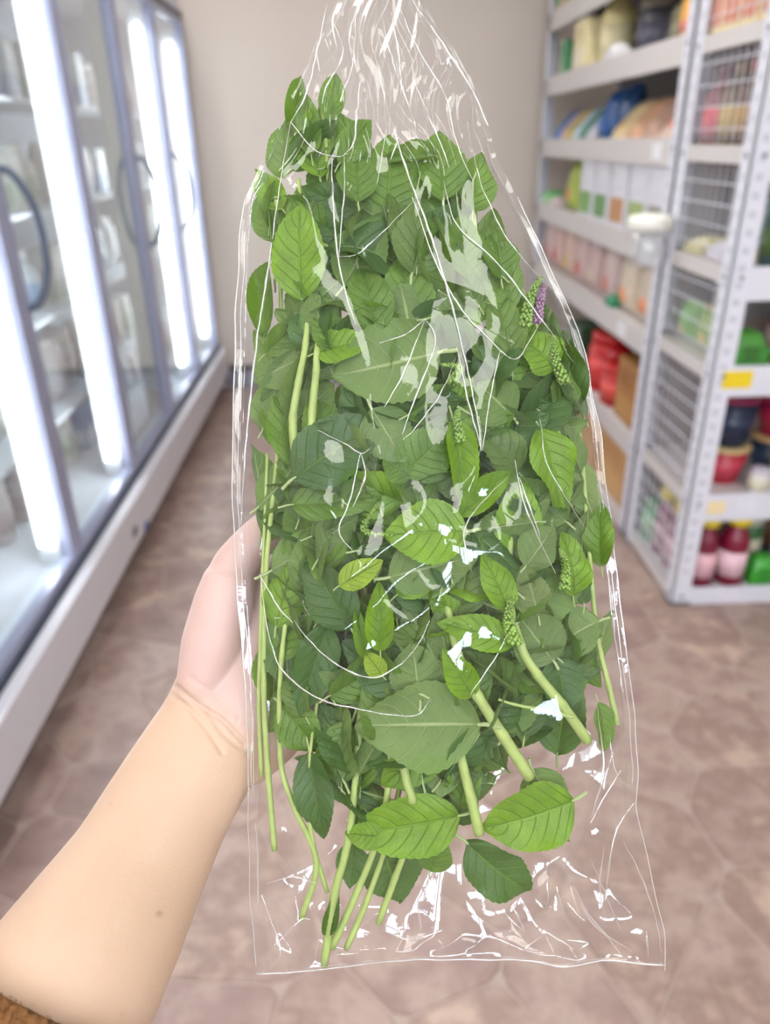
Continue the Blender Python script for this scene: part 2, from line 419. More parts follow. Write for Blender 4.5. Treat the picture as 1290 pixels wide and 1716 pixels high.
# ================================================================== products
def prodmat(c, rough=.35): 
    return plain('pack_%d_%d_%d' % c, srgb(*c), rough, var=.12, scale=35, coat=.2)
PM = {}
def pouch_mesh(w, h, d):
    key = ('pouch', w, h, d)
    if key in PM: return PM[key]
    nx, nz = 8, 9; V = []; F = []
    for side in (1, -1):
        for j in range(nz+1):
            for i in range(nx+1):
                u = i/nx*2-1; v = j/nz*2-1
                prof = max(0, (1-abs(u)**3)*(1-abs(v)**4))**.6
                rip = .06*math.sin(9*u+5*v)*(1-abs(u))
                V.append((u*w/2*(1-.05*(1-v*v)), -side*(d/2*prof*(1+rip)+.0008), h/2*(v+1)))
    n = (nx+1)*(nz+1)
    for s_ in range(2):
        for j in range(nz):
            for i in range(nx):
                a = s_*n+j*(nx+1)+i; q = (a, a+1, a+nx+2, a+nx+1); F.append(q if s_ == 0 else q[::-1])
    for j in range(nz):
        for i in (0, nx):
            a = j*(nx+1)+i; q = (a, a+nx+1, n+a+nx+1, n+a); F.append(q if i == 0 else q[::-1])
    PM[key] = mesh_from('pouch', V, F, True); return PM[key]
def product(kind, loc, rot, size, cols, label, cat, group=None, tilt=0., name=None):
    """kind: bottle, jar, box, pouch, cup, tray; cols: body, accent, cap"""
    w, d, h = size
    t = empty(name or kind, loc, None, label=label, cat=cat, group=group)
    t.matrix_basis = Matrix.Translation(Vector(loc)) @ Matrix.Rotation(rot, 4, 'Z') @ Matrix.Rotation(tilt, 4, 'X')
    c = [prodmat(x) for x in cols]
    if kind == 'box':
        MB().box(-w/2, w/2, -d/2, d/2, 0, h).build('carton', c[0], t, bevel=.003)
        MB().box(-w*.42, w*.42, -d/2-.0012, -d/2, h*.08, h*.42).box(-w/2-.0012, -w/2, -d*.42, d*.42, h*.08, h*.42).build('printed_panel', c[1], t)
        MB().box(-w*.3, w*.3, -d/2-.0014, -d/2, h*.6, h*.85).box(-w/2-.0014, -w/2, -d*.3, d*.3, h*.6, h*.85).build('printed_panel', c[2], t)
    elif kind == 'pouch':
        link('bag_body', pouch_mesh(w, h, d).copy(), c[0], t)
        q = pouch_mesh(w*.62, h*.34, d*1.10).copy(); link('printed_panel', q, c[1], t, Matrix.Translation((0, 0, h*.12)))
        q = pouch_mesh(w*.98, h*.16, d*.5).copy(); link('top_band', q, c[2], t, Matrix.Translation((0, 0, h*.86)))
    elif kind == 'bottle':
        r = w/2
        MB().lathe([(r*.92, 0), (r, h*.02), (r, h*.58), (r*.86, h*.68), (r*.45, h*.80), (r*.38, h*.88)], 20).build('glass_body', c[0], t, True)
        MB().lathe([(r*1.012, h*.14), (r*1.012, h*.48)], 20).build('paper_label', c[1], t, True)
        ck = 1.7 if name == 'juice_bottle' else 1.0
        MB().lathe([(r*.48*ck, h*(.87-.05*(ck-1))), (r*.50*ck, h*.89), (r*.50*ck, h*.99), (r*.44*ck, h)], 16).build('cap', c[2], t, True)
    elif kind == 'jar':
        r = w/2
        MB().lathe([(r*.9, 0), (r, h*.04), (r, h*.72), (r*.88, h*.80), (r*.80, h*.82)], 22).build('glass_body', c[0], t, True)
        MB().lathe([(r*1.012, h*.18), (r*1.012, h*.58)], 22).build('paper_label', c[1], t, True)
        MB().lathe([(r*.90, h*.82), (r*.93, h*.84), (r*.93, h*.98), (r*.85, h)], 22).build('lid', c[2], t, True)
    elif kind == 'cup':
        r = w/2
        MB().lathe([(r*.70, 0), (r*.73, h*.03), (r*.98, h*.92)], 24).build('cup_wall', c[0], t, True)
        MB().lathe([(r*.79, h*.2), (r*.93, h*.68)], 24).build('printed_band', c[1], t, True)
        MB().lathe([(r*1.03, h*.92), (r*1.05, h*.95), (r*1.03, h*.99), (r*.6, h)], 24).build('lid', c[2], t, True)
    elif kind == 'tray':
        MB().box(-w/2, w/2, -d/2, d/2, 0, h*.5).build('tray_base', c[0], t, bevel=.004)
        link('wrapped_food', pouch_mesh(w*.9, d*.9, h*.9).copy(), c[1], t, Matrix.Translation((0, -d*.45, h*.5)) @ Matrix.Rotation(-math.pi/2, 4, 'X'))
        MB().box(-w*.2, w*.2, -d/2-.001, -d/2+.01, h*.1, h*.55).build('sticker', c[2], t)
    return t

# fridge stock: pale cartons and bottles behind the glass
rr = random.Random(5)
stock_cols = [((214, 218, 222), (170, 180, 190), (235, 235, 240)), ((200, 206, 200), (160, 175, 160), (225, 225, 225)), ((196, 190, 190), (175, 160, 160), (220, 215, 215)), ((190, 205, 215), (120, 160, 200), (230, 230, 235))]
for k in range(5):
    for si, z in enumerate((.2605, .521, .861, 1.201, 1.541)):
        for j in range(3):
            y = FY1-k*SP-.16-j*.18
            kind = rr.choice(['bottle', 'box', 'jar', 'pouch']); c = rr.choice(stock_cols)
            if k == 2 and si == 0 and j == 1: c = ((90, 150, 205), (200, 220, 235), (60, 120, 190)); kind = 'box'
            nm = {'bottle': 'bottle', 'box': 'carton', 'jar': 'jar', 'pouch': 'packet'}[kind]
            if c[0][0] == 90:
                lab = 'blue carton on the lowest fridge shelf behind the unlit door'; g = None
            else:
                lab = 'pale %s, %s fridge shelf behind %s, %s' % (nm, ['lowest', 'second lowest', 'middle', 'second highest', 'highest'][si], ['the farthest door', 'the second farthest door', 'the unlit door', 'the door nearest but one', 'the nearest door in view'][k], ['at the far side', 'in the centre', 'at the near side'][j]); g = 'pale goods in the display fridge'
            product(kind, (-1.19+rr.uniform(-.02, .02), y, z), math.pi/2, (rr.uniform(.09, .12), .09 if kind != 'bottle' else .1, rr.uniform(.17, .235)), c, lab, nm, g, name='chilled_'+nm)

# ================================================================== RACKS
AX = 1.007; AY0, AY1 = 2.555, 4.46; AD = .45
BX1 = 1.92; BY0, BY1 = 2.06, 2.53
def rack(name, label, x0, x1, y0, y1, levels, strip_side, strip_h, mesh_sides, top=2.25, back=None):
    """post frame with shelf boards; strip_side: 'x' strip on the aisle side, 'y' strip on the near side"""
    cx, cy = (x0+x1)/2, (y0+y1)/2
    t = empty(name, (cx, cy, 0), label=label, cat='shelf rack')
    L = lambda a, b, c, d, e, f: (a-cx, b-cx, c-cy, d-cy, e, f)
    pw = .058
    for px_ in (x0, x1-pw):
        for py_ in (y0, y1-pw):
            sx = px_ == x0; sy = py_ == y0
            m = MB()
            m.box(*L(px_, px_+pw, py_ if sy else py_+pw-.004, py_+.004 if sy else py_+pw, 0, top))
            m.box(*L(px_ if sx else px_+pw-.004, px_+.004 if sx else px_+pw, py_, py_+pw, 0, top))
            post = m.build('post', STEEL, t)
            ft = MB(); ft.box(*L(px_-.004, px_+pw+.004, py_-.004, py_+pw+.004, 0, .012)).build('foot', BOLT, post)
            bo = MB()
            for z in levels:
                X = px_+pw*.55-cx; Yv = (py_-.001 if sy else py_+pw+.001)-cy
                bo.tube([(X, Yv-.004, z-.022), (X, Yv+.004, z-.022)], .006, 8)
                if sx: bo.tube([(px_-.004-cx, py_+pw*.5-cy, z-.022), (px_+.003-cx, py_+pw*.5-cy, z-.022)], .006, 8)
            bo.build('bolts', BOLT, post)
            # punched slots down the faces
            sl = MB()
            z = .12
            while z < top-.05:
                if sx: sl.box(px_-.0006-cx, px_-.0001-cx, py_+pw*.35-cy, py_+pw*.65-cy, z, z+.018)
                if sy: sl.box(px_+pw*.35-cx, px_+pw*.65-cx, py_-.0006-cy, py_-.0001-cy, z, z+.018)
                z += .045
            if sl.v: sl.build('slots', plain('slot_shadow', srgb(204, 204, 216), .6), post, kind='stuff')
    for z in levels:
        b = MB().box(*L(x0+.006, x1-.006, y0+.006, y1-.006, z-.02, z)).build('shelf_board', SHELFM, t)
        if strip_side == 'x':
            MB().box(*L(x0+.0, x0+.012, y0+pw, y1-pw*.3, z-strip_h, z+.006)).build('front_strip', SHELFM, b, bevel=.002)
        else:
            MB().box(*L(x0+pw*.7, x1-pw*.7, y0-.001, y0+.012, z-strip_h, z+.006)).build('front_strip', STEEL, b, bevel=.002)
            MB().box(*L(x0+.002, x0+.012, y0+pw, y1-pw, z-.045, z)).build('side_beam', SHELFM, b, bevel=.002)
    if back:
        MB().box(*L(*back, 0.02, top-.1)).build('back_panel', BACKP, t)
    if mesh_sides:
        zs = [.03]+[z for z in levels if z > .1]+[top]
        for za, zb in zip(zs, zs[1:]):
            m = MB(); za += .01; zb -= .05
            n = 8
            for i in range(n+1):
                y = y0+pw+(y1-y0-2*pw)*i/n-cy
                m.tube([(x0+.010-cx, y, za), (x0+.010-cx, y, zb)], .0021, 6)
            z = za+.03
            while z < zb-.01:
                m.tube([(x0+.0075-cx, y0+pw*.5-cy, z), (x0+.0075-cx, y1-pw*.5-cy, z)], .0019, 6)
                z += .055
            m.build('wire_mesh_panel', STEEL, t)
    return t
LA = (.05, .385, .772, 1.075, 1.385, 1.665, 1.945)
LB = (.055, .395, .80, 1.072, 1.372, 1.65, 1.93)
rack('shelf_rack', 'white steel shelf rack along the right wall running back to the beige wall', AX, AX+AD, AY0, AY1, LA, 'x', .078, False, back=(AX+AD-.02, AX+AD-.01, AY0, AY1))
rack('shelf_rack', 'white steel rack with wire mesh side at the near end of the right aisle', AX, BX1, BY0, BY1, LB, 'y', .085, True, back=(AX+.05, BX1, BY1-.02, BY1-.01))
# far end side panel of the long rack
# ---- goods on the long rack (aisle side faces -x): rot so that product front faces -x
RA = -math.pi/2
def A(kind, y, lev, size, cols, label, cat, tilt=0., dx=.0, dz=0., rot=0., group=None, name=None):
    return product(kind, (AX+.075+dx, y, LA[lev]+dz+.0005), RA+rot, size, cols, label, cat, group, tilt, name)
cream = (238, 222, 170); 
# top shelf
for i, (y, c) in enumerate(((4.3, ((226, 196, 160), (90, 150, 100), (240, 220, 190))), (4.1, ((232, 205, 170), (70, 140, 90), (245, 235, 220))), (3.9, ((240, 210, 170), (235, 235, 235), (220, 160, 110))), (3.68, ((236, 200, 150), (240, 220, 190), (220, 170, 110))))):
    A('box', y, 6, (.15, .14, .22), c, 'beige carton on the top shelf of the long rack, '+['against the beige wall', 'second from the beige wall', 'third from the beige wall', 'fourth from the beige wall'][i], 'carton', group='beige cartons on the top shelf')
# 1.665
A('bottle', 4.36, 5, (.055, .055, .13), ((100, 50, 62), (205, 120, 110), (60, 25, 30)), 'small maroon bottle at the far end of the upper rack shelf', 'bottle', name='sauce_bottle')
A('box', 4.22, 5, (.07, .10, .15), ((110, 175, 125), (170, 205, 170), (60, 120, 80)), 'green carton beside the maroon bottle on the upper rack shelf', 'carton', name='carton')
A('bottle', 4.10, 5, (.06, .06, .15), ((40, 60, 45), (70, 90, 70), (25, 35, 30)), 'dark green bottle next to the green carton on the upper rack shelf', 'bottle', name='sauce_bottle')
A('box', 3.86, 5, (.19, .13, .19), ((240, 226, 178), (245, 235, 205), (228, 205, 150)), 'cream carton on the upper rack shelf before the cream jug', 'carton', name='carton')
A('jar', 3.90, 5, (.09, .09, .07), ((190, 198, 210), (205, 210, 220), (160, 170, 190)), 'silver-grey tin lying on top of the cream carton', 'tin', dz=.192, name='tin')
A('bottle', 3.62, 5, (.14, .14, .29), ((226, 212, 150), (238, 226, 180), (222, 180, 80)), 'tall cream jug with a yellow cap on the upper rack shelf', 'jug', dx=.03, name='jug')
A('jar', 3.36, 5, (.17, .17, .20), ((86, 84, 92), (110, 108, 125), (135, 122, 105)), 'dark grey pot with a brown lid on the upper rack shelf', 'pot', dx=.11, name='pot')
A('bottle', 3.08, 5, (.12, .12, .18), ((70, 66, 66), (88, 82, 84), (60, 58, 66)), 'charcoal bottle in the dim part of the upper rack shelf', 'bottle', dx=.10, name='sauce_bottle')
A('bottle', 2.92, 5, (.11, .11, .17), ((140, 134, 106), (150, 146, 120), (120, 116, 92)), 'olive grey bottle on the upper rack shelf near the post', 'bottle', dx=.05, name='sauce_bottle')
A('pouch', 2.72, 5, (.17, .09, .13), ((240, 175, 70), (225, 130, 120), (235, 160, 60)), 'orange and pink snack bag on the upper rack shelf by the post', 'snack bag', name='snack_bag')
A('tray', 3.40, 5, (.14, .07, .06), ((240, 238, 242), (246, 244, 248), (235, 232, 238)), 'white paper bundle at the edge of the upper rack shelf', 'paper bundle', dx=-.03, name='paper_bundle')
# 1.385: slanted packets
pk = [(4.36, (90, 135, 205), (130, 180, 220), (70, 110, 180), 'blue packet nearest the beige wall on the packet shelf'),
      (4.22, (222, 190, 185), (225, 160, 140), (235, 215, 215), 'pale pink packet leaning on the packet shelf'),
      (4.10, (214, 186, 70), (130, 170, 70), (228, 205, 120), 'mustard yellow packet leaning on the packet shelf'),
      (3.98, (205, 225, 240), (160, 205, 230), (235, 240, 245), 'sky blue and white packet leaning on the packet shelf'),
      (3.86, (70, 135, 110), (110, 170, 130), (50, 110, 90), 'teal green packet leaning on the packet shelf'),
      (3.74, (215, 215, 225), (190, 200, 215), (235, 235, 240), 'pale grey packet leaning on the packet shelf'),
      (3.34, (235, 210, 160), (240, 190, 120), (240, 225, 190), 'cream packet leaning on the packet shelf'),
      (3.16, (228, 178, 140), (240, 200, 160), (235, 190, 160), 'peach packet leaning on the packet shelf'),
      (2.98, (205, 165, 145), (225, 190, 170), (220, 180, 160), 'light brown packet leaning on the packet shelf'),
      (2.80, (235, 205, 190), (240, 150, 130), (240, 225, 220), 'blush packet with coral print by the post on the packet shelf')]
for y, a, b, c, lab in pk:
    A('pouch', y, 4, (.118 if y > 3.7 else .165, .05, .18), (a, b, c), lab, 'packet', tilt=-.75, dx=-.02, name='packet')
for y, a, lab, h, w_, dx_ in ((3.617, (40, 95, 165), 'big royal blue sack standing behind the row of packets', .20, .122, .02), (3.489, (28, 80, 140), 'big dark blue sack next to the royal blue sack', .21, .122, .03), (3.24, (75, 110, 95), 'grey green sack behind the packets', .21, .185, .25), (3.0, (40, 60, 85), 'navy sack behind the packets by the post', .22, .185, .25)):
    A('pouch', y, 4, (w_, .10, h), (a, tuple(min(255, q+35) for q in a), a), lab, 'sack', dx=dx_, tilt=-.35 if dx_ < .1 else -.12, name='sack')
# 1.075
A('tray', 4.33, 3, (.17, .13, .07), ((150, 215, 150), (130, 210, 130), (220, 225, 215)), 'light green tray at the far end of the middle rack shelf', 'tray', name='food_tray')
A('tray', 4.18, 3, (.12, .12, .05), ((225, 205, 205), (228, 210, 212), (235, 220, 220)), 'pale pink tray beside the light green one on the middle rack shelf', 'tray', name='food_tray')
A('pouch', 3.96, 3, (.22, .10, .23), ((180, 195, 80), (215, 140, 100), (160, 185, 60)), 'lime and orange snack bag leaning on the middle rack shelf', 'snack bag', tilt=-.2, name='snack_bag')
A('pouch', 3.76, 3, (.15, .10, .24), ((130, 150, 60), (205, 170, 140), (120, 150, 60)), 'olive green snack bag beside the white packs on the middle rack shelf', 'snack bag', tilt=-.1, dx=.05, name='snack_bag')
for i, y in enumerate((3.56, 3.34, 3.12, 2.90, 2.70)):
    A('box', y, 3, (.19, .12, .255), ((226, 226, 236), ((110, 165, 70), (95, 150, 80), (196, 140, 90), (160, 180, 110), (150, 150, 140))[i], (232, 232, 240)), ['white pack with a grass green foot next to the snack bags', 'white pack with a leaf green foot, second in the row', 'white pack with a brown orange foot, middle of the row', 'white pack with a sage foot behind the white lidded holder', 'white pack with a grey foot by the rack post'][i], 'pack', name='white_pack', group='white packs on the middle rack shelf')
# .772
fx = [(4.30, (215, 190, 185), (190, 110, 110), (200, 150, 150), 'pale pink bag at the far end of the lower rack shelf'), (4.10, (216, 180, 170), (205, 90, 90), (190, 100, 100), 'salmon bag on the lower rack shelf'),
      (3.88, (222, 190, 175), (210, 180, 90), (200, 60, 70), 'clear bag with red top and yellow print on the lower rack shelf'), (3.66, (215, 185, 180), (200, 90, 80), (196, 50, 66), 'clear bag with a crimson top on the lower rack shelf'),
      (3.45, (210, 180, 175), (215, 200, 170), (190, 70, 80), 'greyish pink bag with a dull red top on the lower rack shelf'), (3.22, (214, 190, 185), (205, 120, 105), (186, 60, 80), 'lilac pink bag with a raspberry top on the lower rack shelf')]
for y, a, b, c, lab in fx: A('pouch', y, 2, (.20, .09, .255), (a, b, c), lab, 'bag', tilt=-.06, name='food_bag')
A('pouch', 2.99, 2, (.20, .09, .24), ((226, 208, 184), (238, 160, 110), (230, 214, 194)), 'beige bag with orange spots on the lower rack shelf, farther one', 'bag', tilt=-.06, name='food_bag')
A('pouch', 2.77, 2, (.20, .09, .24), ((224, 206, 186), (240, 150, 100), (226, 212, 196)), 'beige bag with orange spots on the lower rack shelf by the post', 'bag', tilt=-.06, name='food_bag')
A('tray', 3.10, 2, (.07, .05, .05), ((50, 140, 100), (70, 150, 110), (60, 130, 100)), 'small emerald green packet in front of the beige bags', 'packet', dx=-.035, name='packet')
# .385
A('box', 3.55, 1, (.2, .2, .22), ((40, 84, 58), (60, 104, 70), (30, 70, 46)), 'dark green carton under the lower rack shelf', 'carton', dx=.05, name='carton')
A('jar', 3.24, 1, (.21, .21, .25), ((205, 30, 36), (230, 70, 70), (196, 26, 30)), 'bright red tub beneath the lower rack shelf, nearer the wall', 'tub', dx=.04, name='tub')
A('jar', 3.02, 1, (.20, .20, .17), ((190, 30, 34), (225, 80, 70), (205, 36, 40)), 'short red tub beside the brown carton', 'tub', dx=.03, name='tub')
A('box', 2.79, 1, (.22, .26, .24), ((176, 124, 64), (196, 146, 80), (160, 106, 52)), 'brown cardboard carton on the second lowest rack shelf', 'carton', dx=.08, name='carton')
# bottom
A('box', 2.865, 0, (.36, .30, .27), ((206, 158, 102), (216, 172, 116), (196, 146, 92)), 'tan cardboard box at the bottom of the long rack by the post', 'box', dx=.10, name='cardboard_box')
A('box', 3.26, 0, (.36, .30, .27), ((198, 150, 96), (210, 166, 110), (190, 140, 88)), 'tan cardboard box at the bottom of the long rack, second from the post', 'box', dx=.10, name='cardboard_box')
A('pouch', 2.60, 0, (.10, .05, .22), ((170, 60, 60), (190, 90, 80), (150, 50, 50)), 'dull red bag at the foot of the rack post', 'bag', dx=.06, name='food_bag')

# ---- goods on the near rack (front faces -y, side seen through the mesh)
def B(kind, x, y, lev, size, cols, label, cat, tilt=0., dz=0., rot=0., group=None, name=None):
    return product(kind, (x, y, LB[lev]+dz+.0005), rot, size, cols, label, cat, group, tilt, name)
for i, y in enumerate((2.14, 2.25, 2.36, 2.46)):
    B('box', 1.075, y, 5, (.10, .10, .22), ((246, 222, 168), (226, 130, 84), (250, 232, 190)), 'cream carton with orange foot on the highest mesh shelf, '+['nearest the camera', 'second nearest', 'third nearest', 'farthest back'][i], 'carton', group='cream cartons on the highest mesh shelf', name='carton')
for i, (y, c) in enumerate(((2.14, ((150, 140, 140), (140, 60, 50), (196, 30, 50))), (2.235, ((110, 80, 60), (190, 150, 70), (176, 24, 44))), (2.33, ((120, 100, 70), (200, 170, 90), (150, 120, 80))), (2.435, ((140, 70, 70), (220, 70, 90), (120, 50, 60))))):
    B('bottle', 1.07, y, 4, (.085, .085, .20), c, ['grey sauce bottle with red cap behind the mesh, nearest the front post', 'brown sauce bottle with deep red cap behind the mesh', 'olive sauce bottle with tan cap behind the mesh', 'rosy sauce bottle with maroon cap behind the mesh at the rear'][i], 'bottle', name='sauce_bottle', group='sauce bottles behind the mesh')
B('tray', 1.10, 2.40, 3, (.13, .12, .05), ((240, 228, 160), (244, 232, 170), (240, 236, 220)), 'pale yellow packet on the mesh shelf at the rear', 'packet', name='packet')
B('tray', 1.10, 2.22, 3, (.13, .16, .06), ((232, 226, 236), (236, 230, 240), (235, 215, 180)), 'lilac white packet on the mesh shelf at the front', 'packet', name='packet')
B('box', 1.235, 2.33, 3, (.12, .24, .16), ((180, 200, 205), (150, 180, 190), (190, 205, 210)), 'misty blue carton behind the mesh on the middle shelf', 'carton', name='carton')
B('jar', 1.15, 2.11, 3, (.09, .09, .17), ((60, 92, 90), (90, 120, 60), (110, 110, 60)), 'dark teal jar with olive lid next to the front post', 'jar', name='jar')
B('jar', 1.25, 2.12, 3, (.09, .09, .10), ((176, 40, 100), (226, 160, 160), (190, 110, 110)), 'magenta jar beside the dark teal one', 'jar', name='jar')
B('pouch', 1.09, 2.42, 2, (.12, .08, .12), ((130, 190, 90), (205, 190, 130), (150, 200, 100)), 'leaf green bag behind the mesh at the rear', 'bag', rot=RA, name='food_bag')
B('pouch', 1.09, 2.27, 2, (.15, .08, .13), ((160, 190, 90), (225, 200, 140), (215, 190, 140)), 'yellow green bag behind the mesh at the front', 'bag', rot=RA, name='food_bag')
B('box', 1.225, 2.40, 2, (.14, .16, .2), ((190, 184, 184), (200, 180, 174), (196, 190, 190)), 'grey carton behind the green bags on the mesh rack', 'carton', name='carton')
B('tray', 1.12, 2.13, 2, (.11, .10, .10), ((60, 140, 50), (80, 150, 60), (50, 110, 40)), 'grass green tray above the yellow price tag', 'tray', name='food_tray')
B('jar', 1.238, 2.13, 2, (.11, .11, .18), ((92, 62, 54), (190, 160, 160), (70, 46, 42)), 'brown jar with pale label above the yellow price tag', 'jar', name='jar')
B('jar', 1.352, 2.13, 2, (.11, .11, .18), ((80, 60, 56), (150, 130, 120), (66, 50, 46)), 'brown jar at the edge of the frame, second from the post', 'jar', name='jar')
B('cup', 1.16, 2.20, 1, (.15, .15, .12), ((176, 24, 50), (200, 60, 80), (205, 180, 130)), 'red noodle bowl with a gold rim on the near rack shelf, under a dark one', 'noodle bowl', name='noodle_bowl')
B('cup', 1.165, 2.21, 1, (.155, .155, .16), ((22, 36, 62), (28, 44, 74), (150, 40, 80)), 'navy noodle bowl with a crimson lid stacked on the red bowl', 'noodle bowl', dz=.121, name='noodle_bowl')
B('cup', 1.33, 2.22, 1, (.15, .15, .13), ((150, 26, 60), (170, 40, 70), (190, 60, 90)), 'crimson noodle bowl beside the stacked bowls', 'noodle bowl', dz=.141, name='noodle_bowl')
B('cup', 1.33, 2.22, 1, (.15, .15, .14), ((28, 44, 66), (40, 60, 84), (196, 160, 110)), 'navy noodle bowl with a tan lid under the crimson bowl', 'noodle bowl', name='noodle_bowl')
B('pouch', 1.325, 2.095, 1, (.12, .05, .13), ((236, 226, 226), (226, 190, 150), (225, 110, 110)), 'white and peach packet in front of the navy bowl', 'packet', tilt=-.1, name='packet')
B('jar', 1.228, 2.090, 1, (.06, .06, .08), ((226, 222, 216), (220, 214, 190), (205, 200, 214)), 'small white jar between the red bowl and the white packet', 'jar', name='jar')
B('bottle', 1.112, 2.115, 0, (.085, .085, .26), ((120, 18, 50), (240, 190, 200), (232, 210, 60)), 'crimson bottle with yellow cap and pink label beside the front post', 'bottle', name='juice_bottle')
B('bottle', 1.212, 2.12, 0, (.095, .095, .26), ((128, 14, 48), (244, 205, 215), (236, 214, 40)), 'crimson bottle with yellow cap and pink label, second from the front post', 'bottle', name='juice_bottle')
B('bottle', 1.075, 2.22, 0, (.085, .085, .25), ((170, 120, 140), (235, 190, 200), (226, 206, 70)), 'dusty pink bottle with yellow cap behind the mesh', 'bottle', name='juice_bottle')
B('bottle', 1.075, 2.33, 0, (.085, .085, .25), ((150, 90, 110), (205, 170, 180), (230, 214, 90)), 'plum bottle with yellow cap behind the mesh', 'bottle', name='juice_bottle')
B('jar', 1.075, 2.44, 0, (.09, .09, .15), ((120, 190, 140), (170, 210, 170), (90, 160, 110)), 'mint green jar behind the mesh at the rear foot', 'jar', name='jar')
B('tray', 1.318, 2.12, 0, (.10, .08, .10), ((60, 160, 50), (70, 170, 60), (50, 140, 45)), 'vivid green tray on the lowest near shelf', 'tray', name='food_tray')
B('jar', 1.31, 2.22, 0, (.09, .09, .20), ((60, 110, 66), (210, 205, 180), (190, 190, 170)), 'green jar with ivory label behind the vivid green tray', 'jar', name='jar')
B('bottle', 1.42, 2.13, 0, (.09, .09, .28), ((70, 120, 60), (240, 226, 190), (160, 190, 150)), 'green bottle with cream label at the right end of the lowest shelf', 'bottle', name='juice_bottle')
B('jar', 1.40, 2.30, 0, (.09, .09, .26), ((30, 60, 56), (110, 70, 50), (26, 46, 50)), 'dark bottle-green jar in the shade of the lowest shelf', 'jar', name='jar')
# price tags
def ptag(x, z, w, h, col, label):
    t = MB().box(-w/2, w/2, -.002, 0, 0, h).build('price_tag', prodmat(col, .5), None, M=Matrix.Translation((x, BY0-.0012, z)), label=label, cat='price tag', group='price tags on the near rack')
    return t
ptag(1.082, .742, .085, .05, (250, 214, 30), 'bright yellow price tag on the near rack shelf edge')
ptag(1.095, .335, .055, .045, (250, 226, 180), 'pale orange price tag on the shelf edge beside the front post')
ptag(1.19, .335, .06, .045, (236, 236, 250), 'white price tag beside the pale orange one')
ptag(1.19, .0125, .085, .045, (236, 234, 248), 'white price tag on the lowest shelf edge below the crimson bottles')
ptag(1.36, .0125, .06, .045, (240, 238, 246), 'white price tag on the lowest shelf edge at the right end')
def atag(y, z, w, col, label):
    return MB().box(-.002, 0, -w/2, w/2, 0, .05).build('price_tag', prodmat(col, .5), None, M=Matrix.Translation((AX-.0002, y, z)), label=label, cat='price tag', group='price tags on the long rack')
atag(2.72, 1.325, .08, (244, 244, 252), 'white price tag on the packet shelf edge by the post')
atag(2.85, .712, .09, (242, 242, 250), 'white price tag on the lower rack shelf edge by the post')
# lidded holder hanging on the rack post
hb = empty('tag_holder', (AX-.075, 2.50, 1.02), label='small clear holder with a domed white lid hung on the rack post', cat='holder')
MB().lathe([(.050, 0), (.055, .004), (.060, .115)], 24).build('clear_tub', ACRYL, hb, True)
MB().lathe([(.064, .112), (.070, .118), (.070, .142), (.062, .152), (.03, .158)], 24).build('lid', plain('lid_white', srgb(248, 246, 236), .5), hb, True)
MB().box(-.006, .076, -.008, .008, .09, .10).build('hook', STEEL, hb)
for k in range(3):
    a = k*2.1; MB().box(-.012+.02*math.cos(a), .012+.02*math.cos(a), .02*math.sin(a)-.001, .02*math.sin(a)+.001, .008, .10).build('slip', plain('paper_slip', srgb(225, 225, 228), .7), hb)

# ================================================================== BAG OF BASIL
D0 = .36; SPX = D0/FPX
def C(px, py, z=0.):
    d = D0 - z*SPX
    return Vector(((px-645)/FPX*d, (858-py)/FPX*d, -d))
def world(c): return CAM_LOC + CROT @ c
BAGROWS = [  # y, left, right, front depth, back depth
    (-330, 545, 745, 22, -22), (-230, 590, 690, 18, -18), (-150, 612, 655, 14, -14), (-90, 600, 672, 18, -16), (0, 566, 706, 28, -20), (80, 524, 760, 38, -26), (150, 492, 800, 48, -32),
    (200, 468, 816, 56, -36), (270, 438, 834, 66, -40), (330, 410, 866, 76, -44), (410, 401, 905, 86, -48), (480, 397, 936, 92, -50), (550, 395, 968, 98, -52), (620, 393, 986, 102, -52),
    (720, 390, 1005, 106, -52), (850, 389, 1020, 108, -52), (980, 397, 1036, 108, -52), (1100, 407, 1050, 104, -50), (1200, 413, 1064, 96, -48), (1290, 417, 1068, 84, -44), (1350, 416, 1066, 72, -40),
    (1430, 416, 1082, 52, -32), (1510, 420, 1101, 32, -20), (1560, 424, 1112, 18, -12), (1632, 430, 1115, 1.2, -1.2)]
BAG0 = C(640, 1625, 0)
bag = empty('plastic_bag', world(BAG0), CROT, label='clear plastic bag gathered at the top, packed full of green basil', cat='plastic bag')
def tri(x):
    x = x - math.floor(x); return 1-abs(2*x-1)*2       # -1..1 triangle wave
FOLDS = [(math.radians(a), lam, amp, sd) for a, lam, amp, sd in ((22, 230, 6.5, 1.3), (-38, 190, 6.0, 4.1), (75, 280, 7.0, 7.7), (-70, 170, 4.5, 11.2), (5, 120, 3.0, 17.9))]
def wrinkle(px, py, sd):
    p = Vector((px/190, py/190, sd))
    w = 7*noise.noise(p) + 2.2*noise.noise(p*2.7)
    for a, lam, amp, s in FOLDS:
        q = (px*math.cos(a)+py*math.sin(a))/lam + 1.1*noise.noise(Vector((px/330, py/330, s+sd)))
        m = max(0., .25+1.4*noise.noise(Vector((px/240+s, py/240, sd*2+s))))
        w += amp*tri(q)*m
    g = sstep(470, 0, py)
    if g > 0:
        ang = math.atan2(px-634, py+330)
        q = ang*9 + 1.4*noise.noise(Vector((px/150, py/150, 3+sd)))
        w += g*(10*tri(q)+2.5*tri(q*2.3+.4))*(.5+.5*min(1, (py+330)/300))
    lo = sstep(1330, 1600, py)
    if lo > 0:
        q = (px + .35*(py-1600)*math.sin(px/90))/95 + noise.noise(Vector((px/120, py/120, 9+sd)))
        w += lo*5.0*tri(q)*max(0, min(1, (1640-py)/60))
    return w
